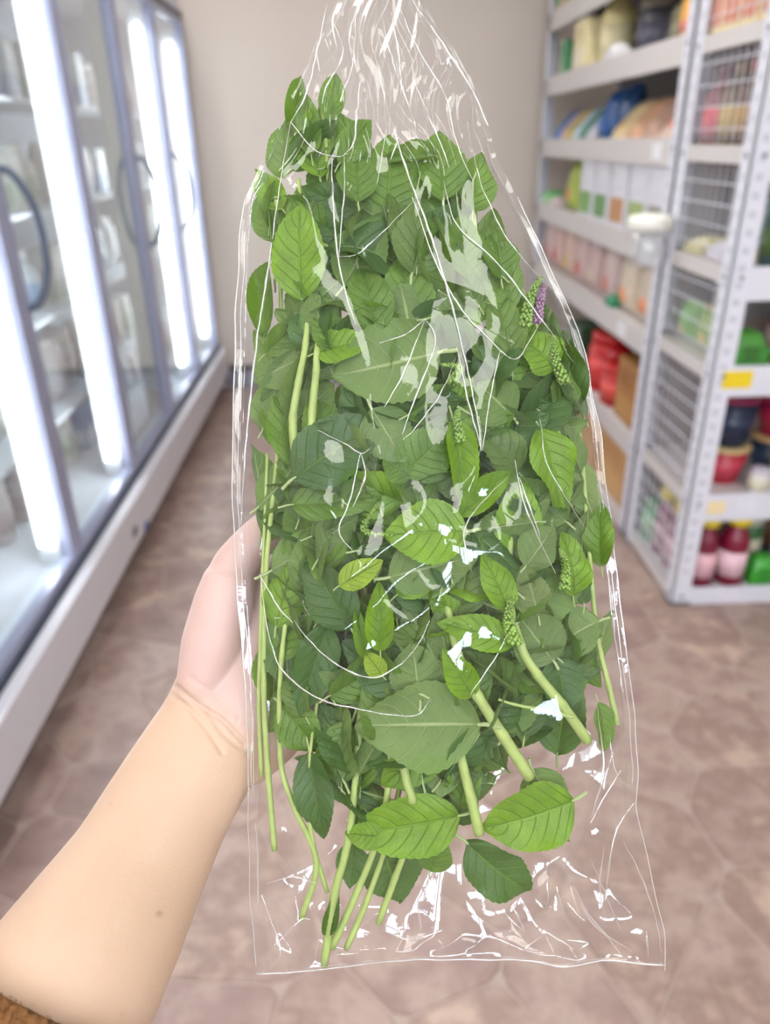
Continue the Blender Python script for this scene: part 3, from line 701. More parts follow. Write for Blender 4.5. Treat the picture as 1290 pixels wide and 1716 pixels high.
def edge_wob(py, s): return 3.0*noise.noise(Vector((py/70, s, 2.0)))
def bag_prof(u): return max(0., 1-abs(u/.95)**2.3)**.62
def surf(px, py, front=True, wr=True):
    xl, xr, tf, tb = table(BAGROWS, py)
    u = (px-(xl+xr)/2)/((xr-xl)/2); u = max(-1, min(1, u))
    base = (tf if front else tb)*bag_prof(u)
    if wr:
        e = min(1., (1-abs(u))*9)*min(1, (1640-py)/25)
        base += wrinkle(px, py, 0. if front else 31.)*e*(1. if front else .7)
    return base + (1.0 if front else -1.0)
def build_film():
    NR, NC = 360, 190
    V = []; F = []
    ys = [lerp(-330, 1632, j/NR) for j in range(NR+1)]
    for front in (True, False):
        for y in ys:
            xl, xr, tf, tb = table(BAGROWS, y); xl += edge_wob(y, 1); xr += edge_wob(y, 5)
            for i in range(NC+1):
                u = math.sin((i/NC-.5)*math.pi*.92)/math.sin(.46*math.pi)
                x = (xl+xr)/2+u*(xr-xl)/2
                yy = y + (sstep(1560, 1632, y)*(-24*sstep(430, 720, x) + 0 + 12*math.exp(-((x-945)/45)**2) + 10*sstep(1000, 1115, x)*1.0))
                V.append(C(x, yy, surf(x, y, front))-BAG0)
    n = (NR+1)*(NC+1)
    for s_ in range(2):
        for j in range(NR):
            for i in range(NC):
                a = s_*n+j*(NC+1)+i; q = (a, a+NC+1, a+NC+2, a+1)
                F.append(q if s_ == 0 else q[::-1])
    for j in range(NR):
        for i in (0, NC):
            a = j*(NC+1)+i; q = (a, n+a, n+a+NC+1, a+NC+1); F.append(q if i == 0 else q[::-1])
    for i in range(NC):
        a = NR*(NC+1)+i; F.append((a, n+a, n+a+1, a+1))
    return mesh_from('film', V, F, True)
link('film', build_film(), FILM, bag)
# seams: welded side edges and the bottom heat seal
def edge_pts(side, inset=0, y0=330, y1=1630, step=14):
    P = []; y = y0
    while y <= y1:
        xl, xr, *_ = table(BAGROWS, y)
        x = (xl+edge_wob(y, 1)+inset) if side < 0 else (xr+edge_wob(y, 5)-inset)
        yy = y+(sstep(1560, 1632, y)*(10 if side > 0 else 0))
        P.append(C(x, yy, surf(x, y, True, False)+.5)-BAG0); y += step
    return P
for sd in (-1, 1):
    m = MB().tube(edge_pts(sd, 0), 1.1*SPX, 6)
    m.tube(edge_pts(sd, 9, 380, 1330), .7*SPX, 6)
    m.build('side_seam', SEAM, bag, True)
bp = []
for i in range(61):
    x = lerp(430, 1115, i/60)
    yy = 1632 - 24*sstep(430, 720, x) + 12*math.exp(-((x-945)/45)**2) + 10*sstep(1000, 1115, x) + 1.5*noise.noise(Vector((x/40, 3, 1)))
    bp.append(C(x, yy, 0)-BAG0)
MB().tube(bp, 1.4*SPX, 6).build('bottom_seal', SEAM, bag, True)
CREASES = [
    [(548, 8), (528, 100), (512, 160), (487, 205)], [(487, 205), (466, 330), (448, 460), (432, 560), (418, 680), (408, 800), (404, 880)],
    [(487, 205), (520, 245), (553, 262), (575, 262)], [(576, 262), (592, 240), (598, 190), (603, 135)], [(556, 262), (558, 330), (565, 425), (582, 500), (597, 545)],
    [(578, 262), (576, 330), (568, 430)], [(567, 430), (600, 425), (645, 385), (692, 338)], [(628, 95), (652, 190), (690, 310), (718, 385), (745, 470), (772, 570), (798, 690), (806, 755)],
    [(640, 30), (660, 110), (690, 190), (700, 235)], [(668, 10), (700, 80), (745, 160), (765, 240), (790, 300)], [(690, 0), (740, 70), (790, 150), (818, 210)],
    [(655, 20), (668, 90), (672, 160)], [(600, 10), (585, 60), (590, 110), (570, 170)], [(560, 40), (575, 90), (545, 150), (540, 175)], [(690, 130), (725, 210), (752, 280)],
    [(783, 205), (800, 290), (822, 345), (850, 400), (902, 462), (955, 508)], [(742, 300), (762, 372), (802, 412), (852, 462), (922, 556), (972, 620)],
    [(690, 330), (730, 440), (775, 520), (838, 588)], [(712, 535), (680, 560), (636, 575)], [(712, 535), (682, 612), (645, 682)], [(712, 535), (730, 572), (702, 650), (674, 728)],
    [(764, 600), (738, 660), (700, 712), (675, 738)], [(768, 590), (784, 670), (806, 752)], [(838, 588), (822, 660), (808, 755)], [(838, 588), (868, 600), (905, 540)],
    [(648, 215), (640, 262), (632, 308)], [(668, 230), (655, 268)], [(530, 720), (580, 745), (606, 760), (622, 750)], [(604, 760), (585, 840), (568, 890), (592, 925)], [(606, 762), (612, 800), (590, 850)],
    [(436, 962), (448, 1050), (472, 1122), (530, 1168), (595, 1187), (690, 1200), (722, 1172)], [(434, 962), (462, 1010), (490, 1045)], [(852, 1060), (826, 1108), (788, 1164)],
    [(492, 1040), (530, 1085), (575, 1120), (632, 1135), (690, 1095), (720, 1040)], [(850, 800), (800, 850), (778, 895), (790, 960)], [(862, 770), (880, 850), (930, 960)], [(870, 800), (905, 900)],
    [(945, 560), (985, 640), (1000, 760)], [(905, 700), (915, 770), (945, 830), (990, 900)], [(1010, 900), (1028, 1050), (1048, 1190)], [(1000, 1180), (1010, 1290), (990, 1370)],
    [(1040, 1290), (1010, 1340), (988, 1380)], [(1062, 1345), (1030, 1400), (1012, 1520)], [(1045, 1410), (1075, 1470), (1100, 1545), (1108, 1600)], [(1012, 1420), (1005, 1480), (1012, 1530)],
    [(915, 1445), (918, 1500), (914, 1530)], [(932, 1485), (948, 1545)], [(960, 1485), (985, 1530), (1022, 1575), (1040, 1600)], [(968, 1508), (1000, 1555), (1060, 1595)], [(860, 1520), (880, 1560)], [(840, 1525), (878, 1562)],
    [(950, 1575), (985, 1580), (972, 1590)], [(1082, 1560), (1086, 1605)], [(428, 1380), (432, 1460), (430, 1545)], [(445, 1480), (490, 1470), (530, 1480)], [(445, 1600), (500, 1545), (520, 1540)],
    [(535, 1545), (528, 1610)], [(438, 1500), (470, 1590), (455, 1620)], [(700, 1495), (705, 1560)], [(735, 1575), (745, 1590)], [(560, 1600), (600, 1596)], [(418, 1150), (424, 1220), (420, 1290), (426, 1330)],
    [(640, 1560), (690, 1575), (740, 1560)], [(1020, 1230), (1030, 1290), (1050, 1320)], [(880, 1590), (905, 1570)], [(990, 1440), (1040, 1560)]]
def build_creases():
    V = []; F = []
    rc = random.Random(3)
    for k, line in enumerate(CREASES):
        P = crom([Vector((x, y, 0)) for x, y in line], 9)
        n = len(P); b = len(V); wmax = rc.uniform(1.0, 2.1)*(1.25 if k < 12 else 1)
        for i, p in enumerate(P):
            t = (P[min(i+1, n-1)]-P[max(i-1, 0)]).normalized(); q = Vector((-t.y, t.x, 0))
            w = wmax*(.25+.75*math.sin(math.pi*(i+.5)/n))*(.65+.7*abs(noise.noise(Vector((p.x/23, p.y/23, k)))+.3))
            x, y = p.x+1.6*noise.noise(Vector((p.x/18, p.y/18, 5.5))), p.y+1.6*noise.noise(Vector((p.x/18, p.y/18, 9.5)))
            z = surf(x, y)+1.0
            for s_, dz in ((-1, 0), (0, 1.5*w), (1, 0)):
                V.append(C(x+q.x*w*s_, y+q.y*w*s_, z+dz)-BAG0)
        for i in range(n-1):
            for s_ in range(2):
                a = b+i*3+s_; F.append((a, a+1, a+4, a+3))
    return mesh_from('fold_creases', V, F, True)
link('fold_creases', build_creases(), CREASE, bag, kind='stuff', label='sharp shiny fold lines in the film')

# ---- basil sprigs
SPRIGS = [
    ('left', [(460, 1425), (449, 1290), (442, 1150), (446, 950), (470, 700), (470, 480), (462, 330)], (22, 24, 26, 20, 10, 5, 5), 5.5, 'basil sprig at the left edge, its pale stem ending beside the wrist'),
    ('leftthin', [(438, 1300), (434, 1180), (436, 1080), (440, 960), (448, 760)], (14, 20, 20, 18, 10), 4.5, 'thin yellow-green basil sprig pressed against the left fold of the bag'),
    ('fork', [(505, 1540), (530, 1445), (492, 1350), (470, 1270), (472, 1100), (500, 900), (530, 640), (500, 300)], (5, 20, 35, 45, 30, 20, 10, 10), 5.5, 'basil sprig with a crooked stem ending lower left above the bag corner'),
    ('forkthin', [(548, 1495), (522, 1400), (516, 1300), (540, 1100), (565, 800)], (8, 25, 40, 20, 10), 4.0, 'thin-stemmed basil sprig crossing the crooked stem at lower left'),
    ('low', [(543, 1617), (560, 1500), (585, 1400), (600, 1250), (610, 1000), (580, 700), (555, 350), (540, 180)], (3, 18, 30, 30, 10, 0, 0, 0), 7.5, 'basil sprig whose dark cut stem reaches lowest in the bag'),
    ('low2', [(556, 1588), (600, 1490), (640, 1380), (655, 1250), (660, 1000), (640, 600), (600, 300)], (4, 18, 30, 30, 10, 0, 0), 6.5, 'basil sprig with a slanting stem just right of the lowest one'),
    ('low3', [(580, 1590), (616, 1505), (650, 1400), (690, 1200), (700, 900), (700, 500), (670, 250)], (4, 12, 20, 10, 0, -10, -5), 5.5, 'basil sprig with a thin green stem third from the left at the bottom'),
    ('tan', [(634, 1547), (662, 1470), (690, 1390), (720, 1250), (740, 1000), (750, 600), (740, 250)], (6, 24, 40, 20, -5, -15, -10), 6.0, 'basil sprig with a tan-tipped stem below the bottom middle leaf'),
    ('post', [(803, 1398), (790, 1340), (768, 1250), (755, 1150), (762, 950), (790, 600), (795, 320)], (72, 74, 70, 50, 20, 0, 0), 9.0, 'basil sprig with a stout upright stem snapped off under the big pale leaf'),
    ('slant', [(888, 1303), (842, 1232), (800, 1165), (772, 1110), (745, 1000), (720, 880)], (90, 97, 95, 80, 50, 30), 10.0, 'basil sprig with a thick hairy stem slanting to the lower right'),
    ('right', [(985, 1242), (942, 1182), (900, 1130), (872, 1080), (852, 980), (860, 800), (850, 520)], (62, 76, 80, 78, 50, 30, 20), 9.0, 'basil sprig with a thick stem slanting towards the right edge of the bag'),
    ('redge', [(1034, 1214), (1020, 1150), (1000, 1060), (985, 900), (968, 700), (930, 570)], (8, 12, 5, 0, -5, -5), 5.0, 'basil sprig along the right edge of the bag with a brownish stem end'),
    ('mid', [(692, 1345), (677, 1285), (674, 1200), (668, 1050), (680, 800), (690, 450)], (52, 50, 40, 20, 10, 5), 8.0, 'basil sprig with an upright stem behind the bottom middle leaf'),
    ('tipa', [(494, 760), (491, 700), (500, 640), (512, 575), (520, 480)], (56, 70, 74, 66, 10), 7.5, 'basil sprig tip with a curved pale stem at the upper left'),
    ('tipb', [(519, 755), (523, 690), (530, 620), (531, 590), (545, 500)], (56, 72, 78, 66, 10), 7.5, 'basil sprig tip with a straight pale stem beside the curved one'),
    ('flower', [(905, 1010), (920, 900), (936, 760), (926, 650), (890, 520), (850, 440)], (20, 15, 15, 15, 15, 15), 5.0, 'flowering basil sprig on the right side with green flower spikes'),
    ('twig', [(962, 1202), (910, 1190), (860, 1180), (835, 1172)], (72, 78, 82, 80), 3.4, 'thin bare basil twig crossing between the two thick slanting stems'),
]
SP_ROOT = {}; SP_PTS = {}
for key, pts, zs, r, lab in SPRIGS:
    zs = [min(z, surf(x, y)-9-r) for (x, y), z in zip(pts, zs)]
    b0 = C(*pts[0], zs[0])
    root = empty('basil_sprig', world(b0), CROT, label=lab, cat='basil sprig', group='basil sprigs in the bag')
    P = crom([C(x, y, z) for (x, y), z in zip(pts, zs)], 8)
    n = len(P)
    rad = [r*SPX*lerp(1.0, .55, i/n)*(1.12 if i % 8 == 0 and i else 1.0) for i in range(n)]
    rad[0] *= .93
    MB().tube([p-b0 for p in P], rad, 10).build('stem', STEM, root, True)
    SP_ROOT[key] = (root, b0); SP_PTS[key] = [Vector(p) for p in pts]

def leaf_mesh(name, W=.56, bend=.5, fold=.18, twist=0., wave=.02, quilt=.022, teeth=13, cup=0., seed=0):
    rl = random.Random(seed)
    NT, NS = 26, 14
    V = []; F = []; UV = []
    ph = rl.uniform(0, 6)
    # centre line with bend (arc) in the y-z plane
    cl = []; y = z = 0.; 
    for i in range(NT+1):
        t = i/NT; cl.append((y, z)); a = bend*(t-.35); y += math.cos(a)/NT; z -= math.sin(a)/NT
    for i in range(NT+1):
        t = i/NT
        hw = .5*W*(math.sin(math.pi*min(1, t**.76))**.80 if 0 < t < 1 else .012)
        tooth = (t*teeth) % 1.0
        for j in range(NS+1):
            s = j/NS*2-1
            a = abs(s)
            w = hw*(1+ (.085*tooth-.03)*a**6*(1 if .06 < t < .96 else 0))
            x = s*w*math.cos(fold*2*a*.6)
            zz = a*w*math.sin(fold*2) + cup*w*a*a
            fr_ = ((t-.26*a**1.25)*7) % 1.0
            zz += quilt*math.sin(math.pi*fr_)*(1-a**4)*min(1, a*4)*(hw/(.5*W))
            zz += wave*math.sin(t*11+ph+s*1.3)*a*a
            yv = cl[i][0] + tooth*.012*a**6
            tw = twist*(t-.4)
            X = x*math.cos(tw)-zz*math.sin(tw); Z = x*math.sin(tw)+zz*math.cos(tw)
            V.append((X, yv, cl[i][1]+Z)); UV.append((j/NS, t))
    for i in range(NT):
        for j in range(NS):
            a = i*(NS+1)+j; F.append((a, a+1, a+NS+2, a+NS+1))
    # petiole, continuous with the base
    b = len(V); n = 6; pl = [(0, .03, 0), (0, -.04, .0), (.008, -.09, -.008), (.015, -.15, -.02)]
    for k, p in enumerate(pl):
        for q in range(n):
            an = 2*math.pi*q/n; rr_ = .015 if k else .012
            V.append((p[0]+rr_*math.cos(an), p[1], p[2]+rr_*math.sin(an))); UV.append((.5, .02))
    for k in range(len(pl)-1):
        for q in range(n): F.append((b+k*n+q, b+(k+1)*n+q, b+(k+1)*n+(q+1) % n, b+k*n+(q+1) % n))
    me = mesh_from(name, V, F, True)
    ul = me.uv_layers.new(name='UVMap')
    for lp in me.loops: ul.data[lp.index].uv = UV[lp.vertex_index]
    me.materials.append(LEAF)
    return me
LM = [leaf_mesh('leaf', bend=.5, fold=.14, wave=.03, seed=1), leaf_mesh('leaf', bend=.8, fold=.16, twist=.5, wave=.05, seed=2), leaf_mesh('leaf', bend=-.4, fold=.16, wave=.045, seed=3),
      leaf_mesh('leaf', bend=.5, fold=.42, wave=.03, seed=4), leaf_mesh('leaf', bend=1.2, fold=.2, twist=-.6, wave=.05, seed=5), leaf_mesh('leaf', bend=.15, fold=.04, wave=.05, cup=-.35, seed=6),
      leaf_mesh('leaf', bend=.3, fold=.08, twist=.7, wave=.04, seed=7), leaf_mesh('leaf', bend=.6, fold=.75, twist=.3, seed=8), leaf_mesh('leaf', bend=-.9, fold=.1, wave=.03, seed=9)]
def pick_sprig(px, py):
    best = None
    for k, P in SP_PTS.items():
        if k == 'twig': continue
        for a, b in zip(P, P[1:]):
            d = (b-a); t = max(0, min(1, (Vector((px, py))-a).dot(d)/d.length_squared)); dd = (a+d*t-Vector((px, py))).length
            if best is None or dd < best[0]: best = (dd, k)
    return best[1]
def put_leaf(b, t, zb, zt, w, side, col, var, nrm=(0, 0, 1), sprig=None):
    key = sprig or pick_sprig((b[0]+t[0])/2, (b[1]+t[1])/2)
    root, r0 = SP_ROOT[key]
    B_, T_ = C(*b, zb), C(*t, zt)
    Y = (T_-B_); L = Y.length; Y.normalize()
    Z = Vector(nrm).normalized()
    if side == 'u': Z = -Z
    Z = (Z-Y*Z.dot(Y)).normalized(); X = Y.cross(Z)
    wm = w*SPX/.56
    M = Matrix.Translation(B_-r0) @ Matrix((X*wm, Y*L, Z*L)).transposed().to_4x4()
    o = link('leaf', LM[var], None, root, M)
    o.color = (*col, 1)
    return o
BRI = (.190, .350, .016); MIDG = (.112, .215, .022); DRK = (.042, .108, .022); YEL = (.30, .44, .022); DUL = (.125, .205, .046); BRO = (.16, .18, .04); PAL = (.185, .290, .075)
HERO = [ # base, tip, width, dz below film, side, colour, variant, normal
    ((486, 232), (503, 122), 40, 14, 't', MIDG, 3, (.2, 0, 1)), ((553, 205), (562, 118), 46, 16, 't', MIDG, 0, (0, .2, 1)), ((522, 262), (514, 160), 46, 14, 't', MIDG, 2, (-.2, 0, 1)), ((568, 275), (622, 196), 52, 14, 't', MIDG, 0, (.2, .1, 1)),
    ((506, 505), (500, 335), 92, 8, 't', BRI, 0, (-.15, .1, 1)), ((474, 352), (430, 288), 50, 12, 't', BRI, 2, (-.3, 0, 1)), ((460, 405), (430, 322), 52, 14, 't', MIDG, 0, (-.3, 0, 1)), ((650, 355), (655, 226), 116, 22, 't', MIDG, 5, (0, .1, 1)),
    ((742, 338), (735, 214), 84, 20, 't', MIDG, 0, (.1, 0, 1)), ((792, 356), (802, 258), 74, 16, 't', MIDG, 2, (.3, 0, 1)), ((470, 300), (478, 205), 60, 14, 't', MIDG, 2, (-.2, .1, 1)), ((600, 340), (598, 250), 70, 20, 't', MIDG, 1, (0, 0, 1)),
    ((575, 480), (640, 360), 90, 26, 'u', MIDG, 5, (0, 0, 1)), ((690, 460), (720, 340), 100, 24, 't', DUL, 0, (.2, 0, 1)), ((790, 470), (770, 360), 90, 22, 't', MIDG, 2, (.3, .1, 1)), ((840, 470), (830, 380), 70, 18, 't', MIDG, 0, (.4, .1, 1)),
    ((630, 560), (605, 440), 80, 20, 't', MIDG, 1, (0, 0, 1)), ((690, 570), (670, 470), 120, 26, 'u', DUL, 2, (0, .2, 1)),
    ((738, 590), (556, 632), 140, 12, 'u', PAL, 5, (.05, .1, 1)), ((506, 600), (424, 640), 72, 10, 'u', PAL, 2, (-.2, .2, 1)), ((528, 592), (622, 570), 62, 10, 't', BRI, 0, (0, .3, 1)), ((440, 720), (470, 620), 80, 16, 'u', DUL, 0, (-.2, 0, 1)),
    ((492, 802), (645, 700), 112, 10, 't', DRK, 0, (0, .2, 1)), ((622, 684), (680, 776), 90, 14, 'u', PAL, 0, (0, .1, 1)), ((676, 796), (752, 722), 92, 18, 't', MIDG, 0, (.1, 0, 1)), ((758, 702), (778, 856), 58, 14, 't', BRI, 3, (.2, 0, 1)),
    ((768, 866), (858, 786), 54, 12, 't', BRI, 3, (0, .2, 1)), ((432, 850), (506, 768), 80, 12, 'u', MIDG, 0, (-.2, .1, 1)), ((488, 846), (646, 832), 72, 10, 't', MIDG, 2, (0, .35, 1)), ((902, 716), (946, 862), 80, 10, 't', BRI, 1, (.3, 0, 1)),
    ((962, 768), (1000, 884), 84, 10, 'u', PAL, 0, (.4, 0, 1)), ((860, 700), (800, 640), 90, 16, 'u', MIDG, 2, (.1, .1, 1)), ((930, 620), (870, 560), 80, 14, 't', BRI, 4, (.2, .1, 1)), ((935, 690), (955, 612), 58, 12, 't', MIDG, 0, (.4, .1, 1)),
    ((784, 890), (640, 896), 104, 6, 't', BRI, 0, (0, .15, 1)), ((650, 968), (802, 930), 100, 12, 'u', PAL, 0, (.05, .05, 1)), ((452, 958), (606, 862), 90, 10, 'u', PAL, 0, (-.1, .1, 1)), ((462, 1052), (490, 944), 72, 12, 't', BRI, 5, (-.1, 0, 1)),
    ((590, 1056), (512, 926), 84, 14, 't', DRK, 1, (-.1, 0, 1)), ((568, 982), (642, 938), 46, 6, 't', YEL, 0, (0, .2, 1)), ((637, 1092), (635, 972), 52, 10, 't', BRI, 3, (0, 0, 1)), ((611, 1104), (596, 1008), 26, 12, 't', BRI, 3, (0, 0, 1)),
    ((862, 1077), (732, 1042), 58, 6, 't', BRI, 0, (0, .3, 1)), ((852, 1024), (808, 926), 54, 10, 't', BRI, 1, (.2, 0, 1)), ((902, 1034), (878, 946), 66, 14, 'u', BRO, 2, (.2, 0, 1)), ((928, 1108), (866, 1028), 96, 10, 'u', DUL, 5, (.2, 0, 1)),
    ((1006, 1040), (912, 1092), 90, 6, 'u', PAL, 0, (.3, 0, 1)), ((704, 1176), (690, 1074), 90, 16, 'u', PAL, 0, (0, .1, 1)), ((792, 1168), (742, 1086), 58, 8, 't', BRI, 3, (0, .1, 1)), ((642, 1134), (612, 1092), 36, 8, 't', YEL, 0, (0, 0, 1)),
    ((806, 1214), (594, 1216), 142, 6, 'u', PAL, 5, (0, .05, 1)), ((746, 1256), (738, 1336), 78, 14, 'u', PAL, 0, (0, -.2, 1)), ((518, 1258), (542, 1412), 68, 12, 't', DRK, 0, (-.1, -.1, 1)), ((772, 1366), (584, 1398), 104, 8, 't', BRI, 0, (0, .1, 1)),
    ((642, 1418), (668, 1514), 116, 12, 't', DRK, 5, (0, -.2, 1)), ((645, 1402), (576, 1396), 46, 8, 't', BRI, 0, (0, .2, 1)), ((962, 1340), (806, 1394), 122, 8, 't', BRI, 0, (.1, -.1, 1)), ((892, 1290), (958, 1412), 86, 6, 'u', DUL, 2, (.3, -.1, 1)),
    ((782, 1412), (894, 1506), 92, 8, 't', DRK, 1, (.1, -.2, 1)), ((592, 1410), (588, 1486), 56, 14, 't', DRK, 2, (0, -.2, 1)), ((548, 1566), (566, 1484), 30, 6, 't', DRK, 3, (0, 0, 1)), ((1002, 1176), (1016, 1264), 44, 6, 't', MIDG, 0, (.5, 0, 1)),
    ((930, 1100), (950, 1200), 80, 22, 't', DRK, 0, (.3, 0, 1)), ((470, 1180), (540, 1262), 80, 16, 't', MIDG, 0, (-.2, 0, 1)), ((500, 1150), (450, 1230), 60, 14, 'u', MIDG, 2, (-.2, 0, 1)), ((985, 980), (975, 850), 60, 12, 'u', DUL, 1, (.5, 0, 1)),
    ((960, 1000), (945, 880), 56, 10, 't', BRI, 4, (.3, 0, 1)), ((600, 1300), (640, 1230), 44, 16, 'u', MIDG, 3, (0, 0, 1)), ((720, 1460), (740, 1400), 60, 14, 't', MIDG, 0, (0, 0, 1)), ((1000, 1120), (1022, 1020), 60, 8, 'u', DUL, 0, (.5, 0, 1)),
    ((500, 700), (560, 640), 60, 24, 'u', MIDG, 1, (0, 0, 1)), ((690, 800), (640, 770), 50, 16, 't', MIDG, 0, (0, .2, 1)), ((880, 950), (930, 880), 70, 10, 'u', DUL, 2, (.2, .1, 1)), ((570, 590), (530, 520), 60, 16, 't', MIDG, 1, (0, .2, 1)),
    ((430, 1150), (455, 1060), 50, 10, 'u', MIDG, 3, (-.4, 0, 1)), ((610, 780), (570, 700), 80, 22, 't', DUL, 0, (0, .1, 1)), ((545, 560), (520, 490), 70, 16, 'u', MIDG, 2, (-.1, .1, 1))]
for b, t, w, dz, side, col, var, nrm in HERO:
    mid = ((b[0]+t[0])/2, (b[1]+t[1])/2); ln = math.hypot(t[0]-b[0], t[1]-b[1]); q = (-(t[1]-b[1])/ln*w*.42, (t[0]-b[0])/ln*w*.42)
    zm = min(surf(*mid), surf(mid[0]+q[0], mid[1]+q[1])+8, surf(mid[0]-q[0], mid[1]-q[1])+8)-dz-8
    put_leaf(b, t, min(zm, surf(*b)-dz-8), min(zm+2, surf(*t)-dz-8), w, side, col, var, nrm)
OUTL = [Vector(p) for p in [(505, 140), (480, 220), (446, 330), (432, 420), (426, 600), (416, 800), (428, 1000), (432, 1200), (446, 1290), (500, 1330), (540, 1400), (580, 1430), (640, 1450), (720, 1440), (760, 1380), (800, 1350), (850, 1330), (920, 1320), (975, 1280),
                            (1030, 1190), (1030, 1100), (1010, 900), (998, 700), (980, 610), (930, 510), (860, 470), (825, 300), (795, 275), (735, 230), (690, 255), (640, 240), (570, 160)]]
def inside(p):
    c = False
    for a, b in zip(OUTL, OUTL[1:]+OUTL[:1]):
        if (a.y > p[1]) != (b.y > p[1]) and p[0] < (b.x-a.x)*(p[1]-a.y)/(b.y-a.y)+a.x: c = not c
    return c
rf = random.Random(11)
cnt = 0; tries = 0
TARGET = 400
while cnt < TARGET and tries < 20000:
    tries += 1
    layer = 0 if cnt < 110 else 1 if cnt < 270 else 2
    c = (rf.uniform(415, 1035), rf.uniform(130, 1440))
    if not inside(c): continue
    L = rf.uniform(95, 172)*(1 if c[1] > 420 else .8); ang = rf.gauss(0, 1.0) + (.5 if c[0] > 720 else -.4 if c[0] < 560 else 0)
    if c[1] > 1250: ang += math.pi*(rf.random() < .5)
    dx, dy = math.sin(ang)*L/2, -math.cos(ang)*L/2
    b = (c[0]-dx, c[1]-dy); t = (c[0]+dx, c[1]+dy)
    if not (inside(t) and inside((b[0]-dx*.35, b[1]-dy*.35))): continue
    f = lambda p: surf(p[0], p[1], True, False)
    bk = lambda p: surf(p[0], p[1], False, False)
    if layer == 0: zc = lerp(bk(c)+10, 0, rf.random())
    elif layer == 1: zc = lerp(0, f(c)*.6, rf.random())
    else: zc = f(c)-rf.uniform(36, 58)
    sl = rf.uniform(-22, 22)
    zb = max(bk(b)+8, min(zc-sl, f(b)-28)); zt = max(bk(t)+8, min(zc+sl, f(t)-28))
    tilt = .45 if layer == 2 else .75
    nrm = (rf.gauss(0, tilt), rf.gauss(.05, tilt), 1)
    w = L*rf.uniform(.44, .60)
    col = rf.choice([MIDG, MIDG, DRK, BRI, DUL, MIDG, DUL]) if layer == 2 else rf.choice([DRK, MIDG, DRK, DUL])  # inner layers draw darker greens: shade between leaves put into their colour
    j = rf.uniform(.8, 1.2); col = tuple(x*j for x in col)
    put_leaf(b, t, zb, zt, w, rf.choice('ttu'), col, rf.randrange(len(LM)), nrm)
    cnt += 1
# flower spikes: whorls of tiny buds
def spike(pts, z, sprig, mat, r=7):
    root, r0 = SP_ROOT[sprig]
    P = crom([C(x, y, surf(x, y, True, False)-z) for x, y in pts], 8); m = MB()
    m.tube([p-r0 for p in P], 2*SPX, 6)
    rs = random.Random(int(pts[0][0]))
    n = len(P)
    for i, p in enumerate(P):
        k = lerp(1, .4, i/n)
        for q in range(6):
            a = q*math.pi/3+i*.5; c = p-r0+Vector((math.cos(a)*r*k*SPX, rs.uniform(-2, 2)*SPX, math.sin(a)*r*k*SPX)); s_ = r*.55*k*SPX
            b = len(m.v)
            m.v += [tuple(c+Vector(v)*s_) for v in ((1, 0, 0), (-1, 0, 0), (0, 1.2, 0), (0, -1.2, 0), (0, 0, 1), (0, 0, -1))]
            m.f += [tuple(b+j for j in f_) for f_ in ((0, 2, 4), (2, 1, 4), (1, 3, 4), (3, 0, 4), (2, 0, 5), (1, 2, 5), (3, 1, 5), (0, 3, 5))]
    m.build('flower_spike', mat, root, True)
spike([(862, 1076), (852, 1040), (856, 1002)], 8, 'right', SPIKE, 9)
spike([(946, 985), (948, 950), (940, 920)], 8, 'flower', SPIKE, 7)
spike([(758, 640), (770, 615), (740, 612)], 12, 'flower', SPIKE, 7)
spike([(772, 740), (766, 705), (768, 688)], 10, 'flower', SPIKE, 7)
spike([(880, 545), (888, 500), (905, 466)], 8, 'flower', SPIKE, 8)
spike([(900, 540), (906, 500), (912, 480)], 8, 'flower', SPIKE_P, 7)
spike([(945, 640), (930, 600), (925, 565)], 8, 'flower', SPIKE, 8)
spike([(690, 900), (612, 890), (632, 845)], 26, 'mid', SPIKE, 7)

# ================================================================== PERSON: forearm and hand
def loft(stations, ref, n=28):
    """stations: (centre, half width, half thickness) ; ref gives the thickness direction"""
    V = []; F = []; k = len(stations)
    for i, (c, a, b) in enumerate(stations):
        t = (stations[min(i+1, k-1)][0]-stations[max(i-1, 0)][0]).normalized()
        th = (ref-t*ref.dot(t)).normalized(); wd = t.cross(th)
        for q in range(n):
            an = 2*math.pi*q/n; V.append(c+wd*(a*math.cos(an))+th*(b*math.sin(an)))
    for i in range(k-1):
        for q in range(n): F.append((i*n+q, i*n+(q+1) % n, (i+1)*n+(q+1) % n, (i+1)*n+q))
    F.append(tuple(range(n))[::-1]); F.append(tuple((k-1)*n+q for q in range(n)))
    return V, F
def dens(st, per=5):
    cs = crom([s[0] for s in st], per); out = []
    for i, c in enumerate(cs):
        t = i/per; k = min(int(t), len(st)-2); f = t-k
        out.append((c, lerp(st[k][1], st[k+1][1], f), lerp(st[k][2], st[k+1][2], f)))
    return out
HREF = Vector((0, 0, 1))
def H(px, py, z, hw, ht):      # half width / thickness given in metres
    return (C(px, py, z), hw, ht)
PB = C(72, 1725, 170)
arm = [H(-175, 2120, 330, .046, .043), H(-70, 1930, 262, .045, .041), H(20, 1800, 215, .0425, .038), H(82, 1700, 178, .0405, .035), H(134, 1615, 140, .0385, .032), H(182, 1535, 96, .0360, .029), H(235, 1442, 40, .0322, .0255),
       H(288, 1343, -14, .0305, .0225), H(354, 1236, -66, .0298, .0200), H(400, 1170, -88, .0320, .0175)]
palm = [H(356, 1232, -68, .0295, .0195), H(405, 1165, -88, .0345, .0185), H(470, 1090, -112, .0390, .0165), H(540, 1030, -128, .0400, .0150), H(610, 990, -140, .0380, .0125), H(650, 972, -146, .0340, .0100)]
thenar = [H(334, 1170, -62, .0125, .0130), H(357, 1080, -66, .0160, .0160), H(376, 1010, -72, .0155, .0155), H(387, 962, -76, .0130, .0130)]
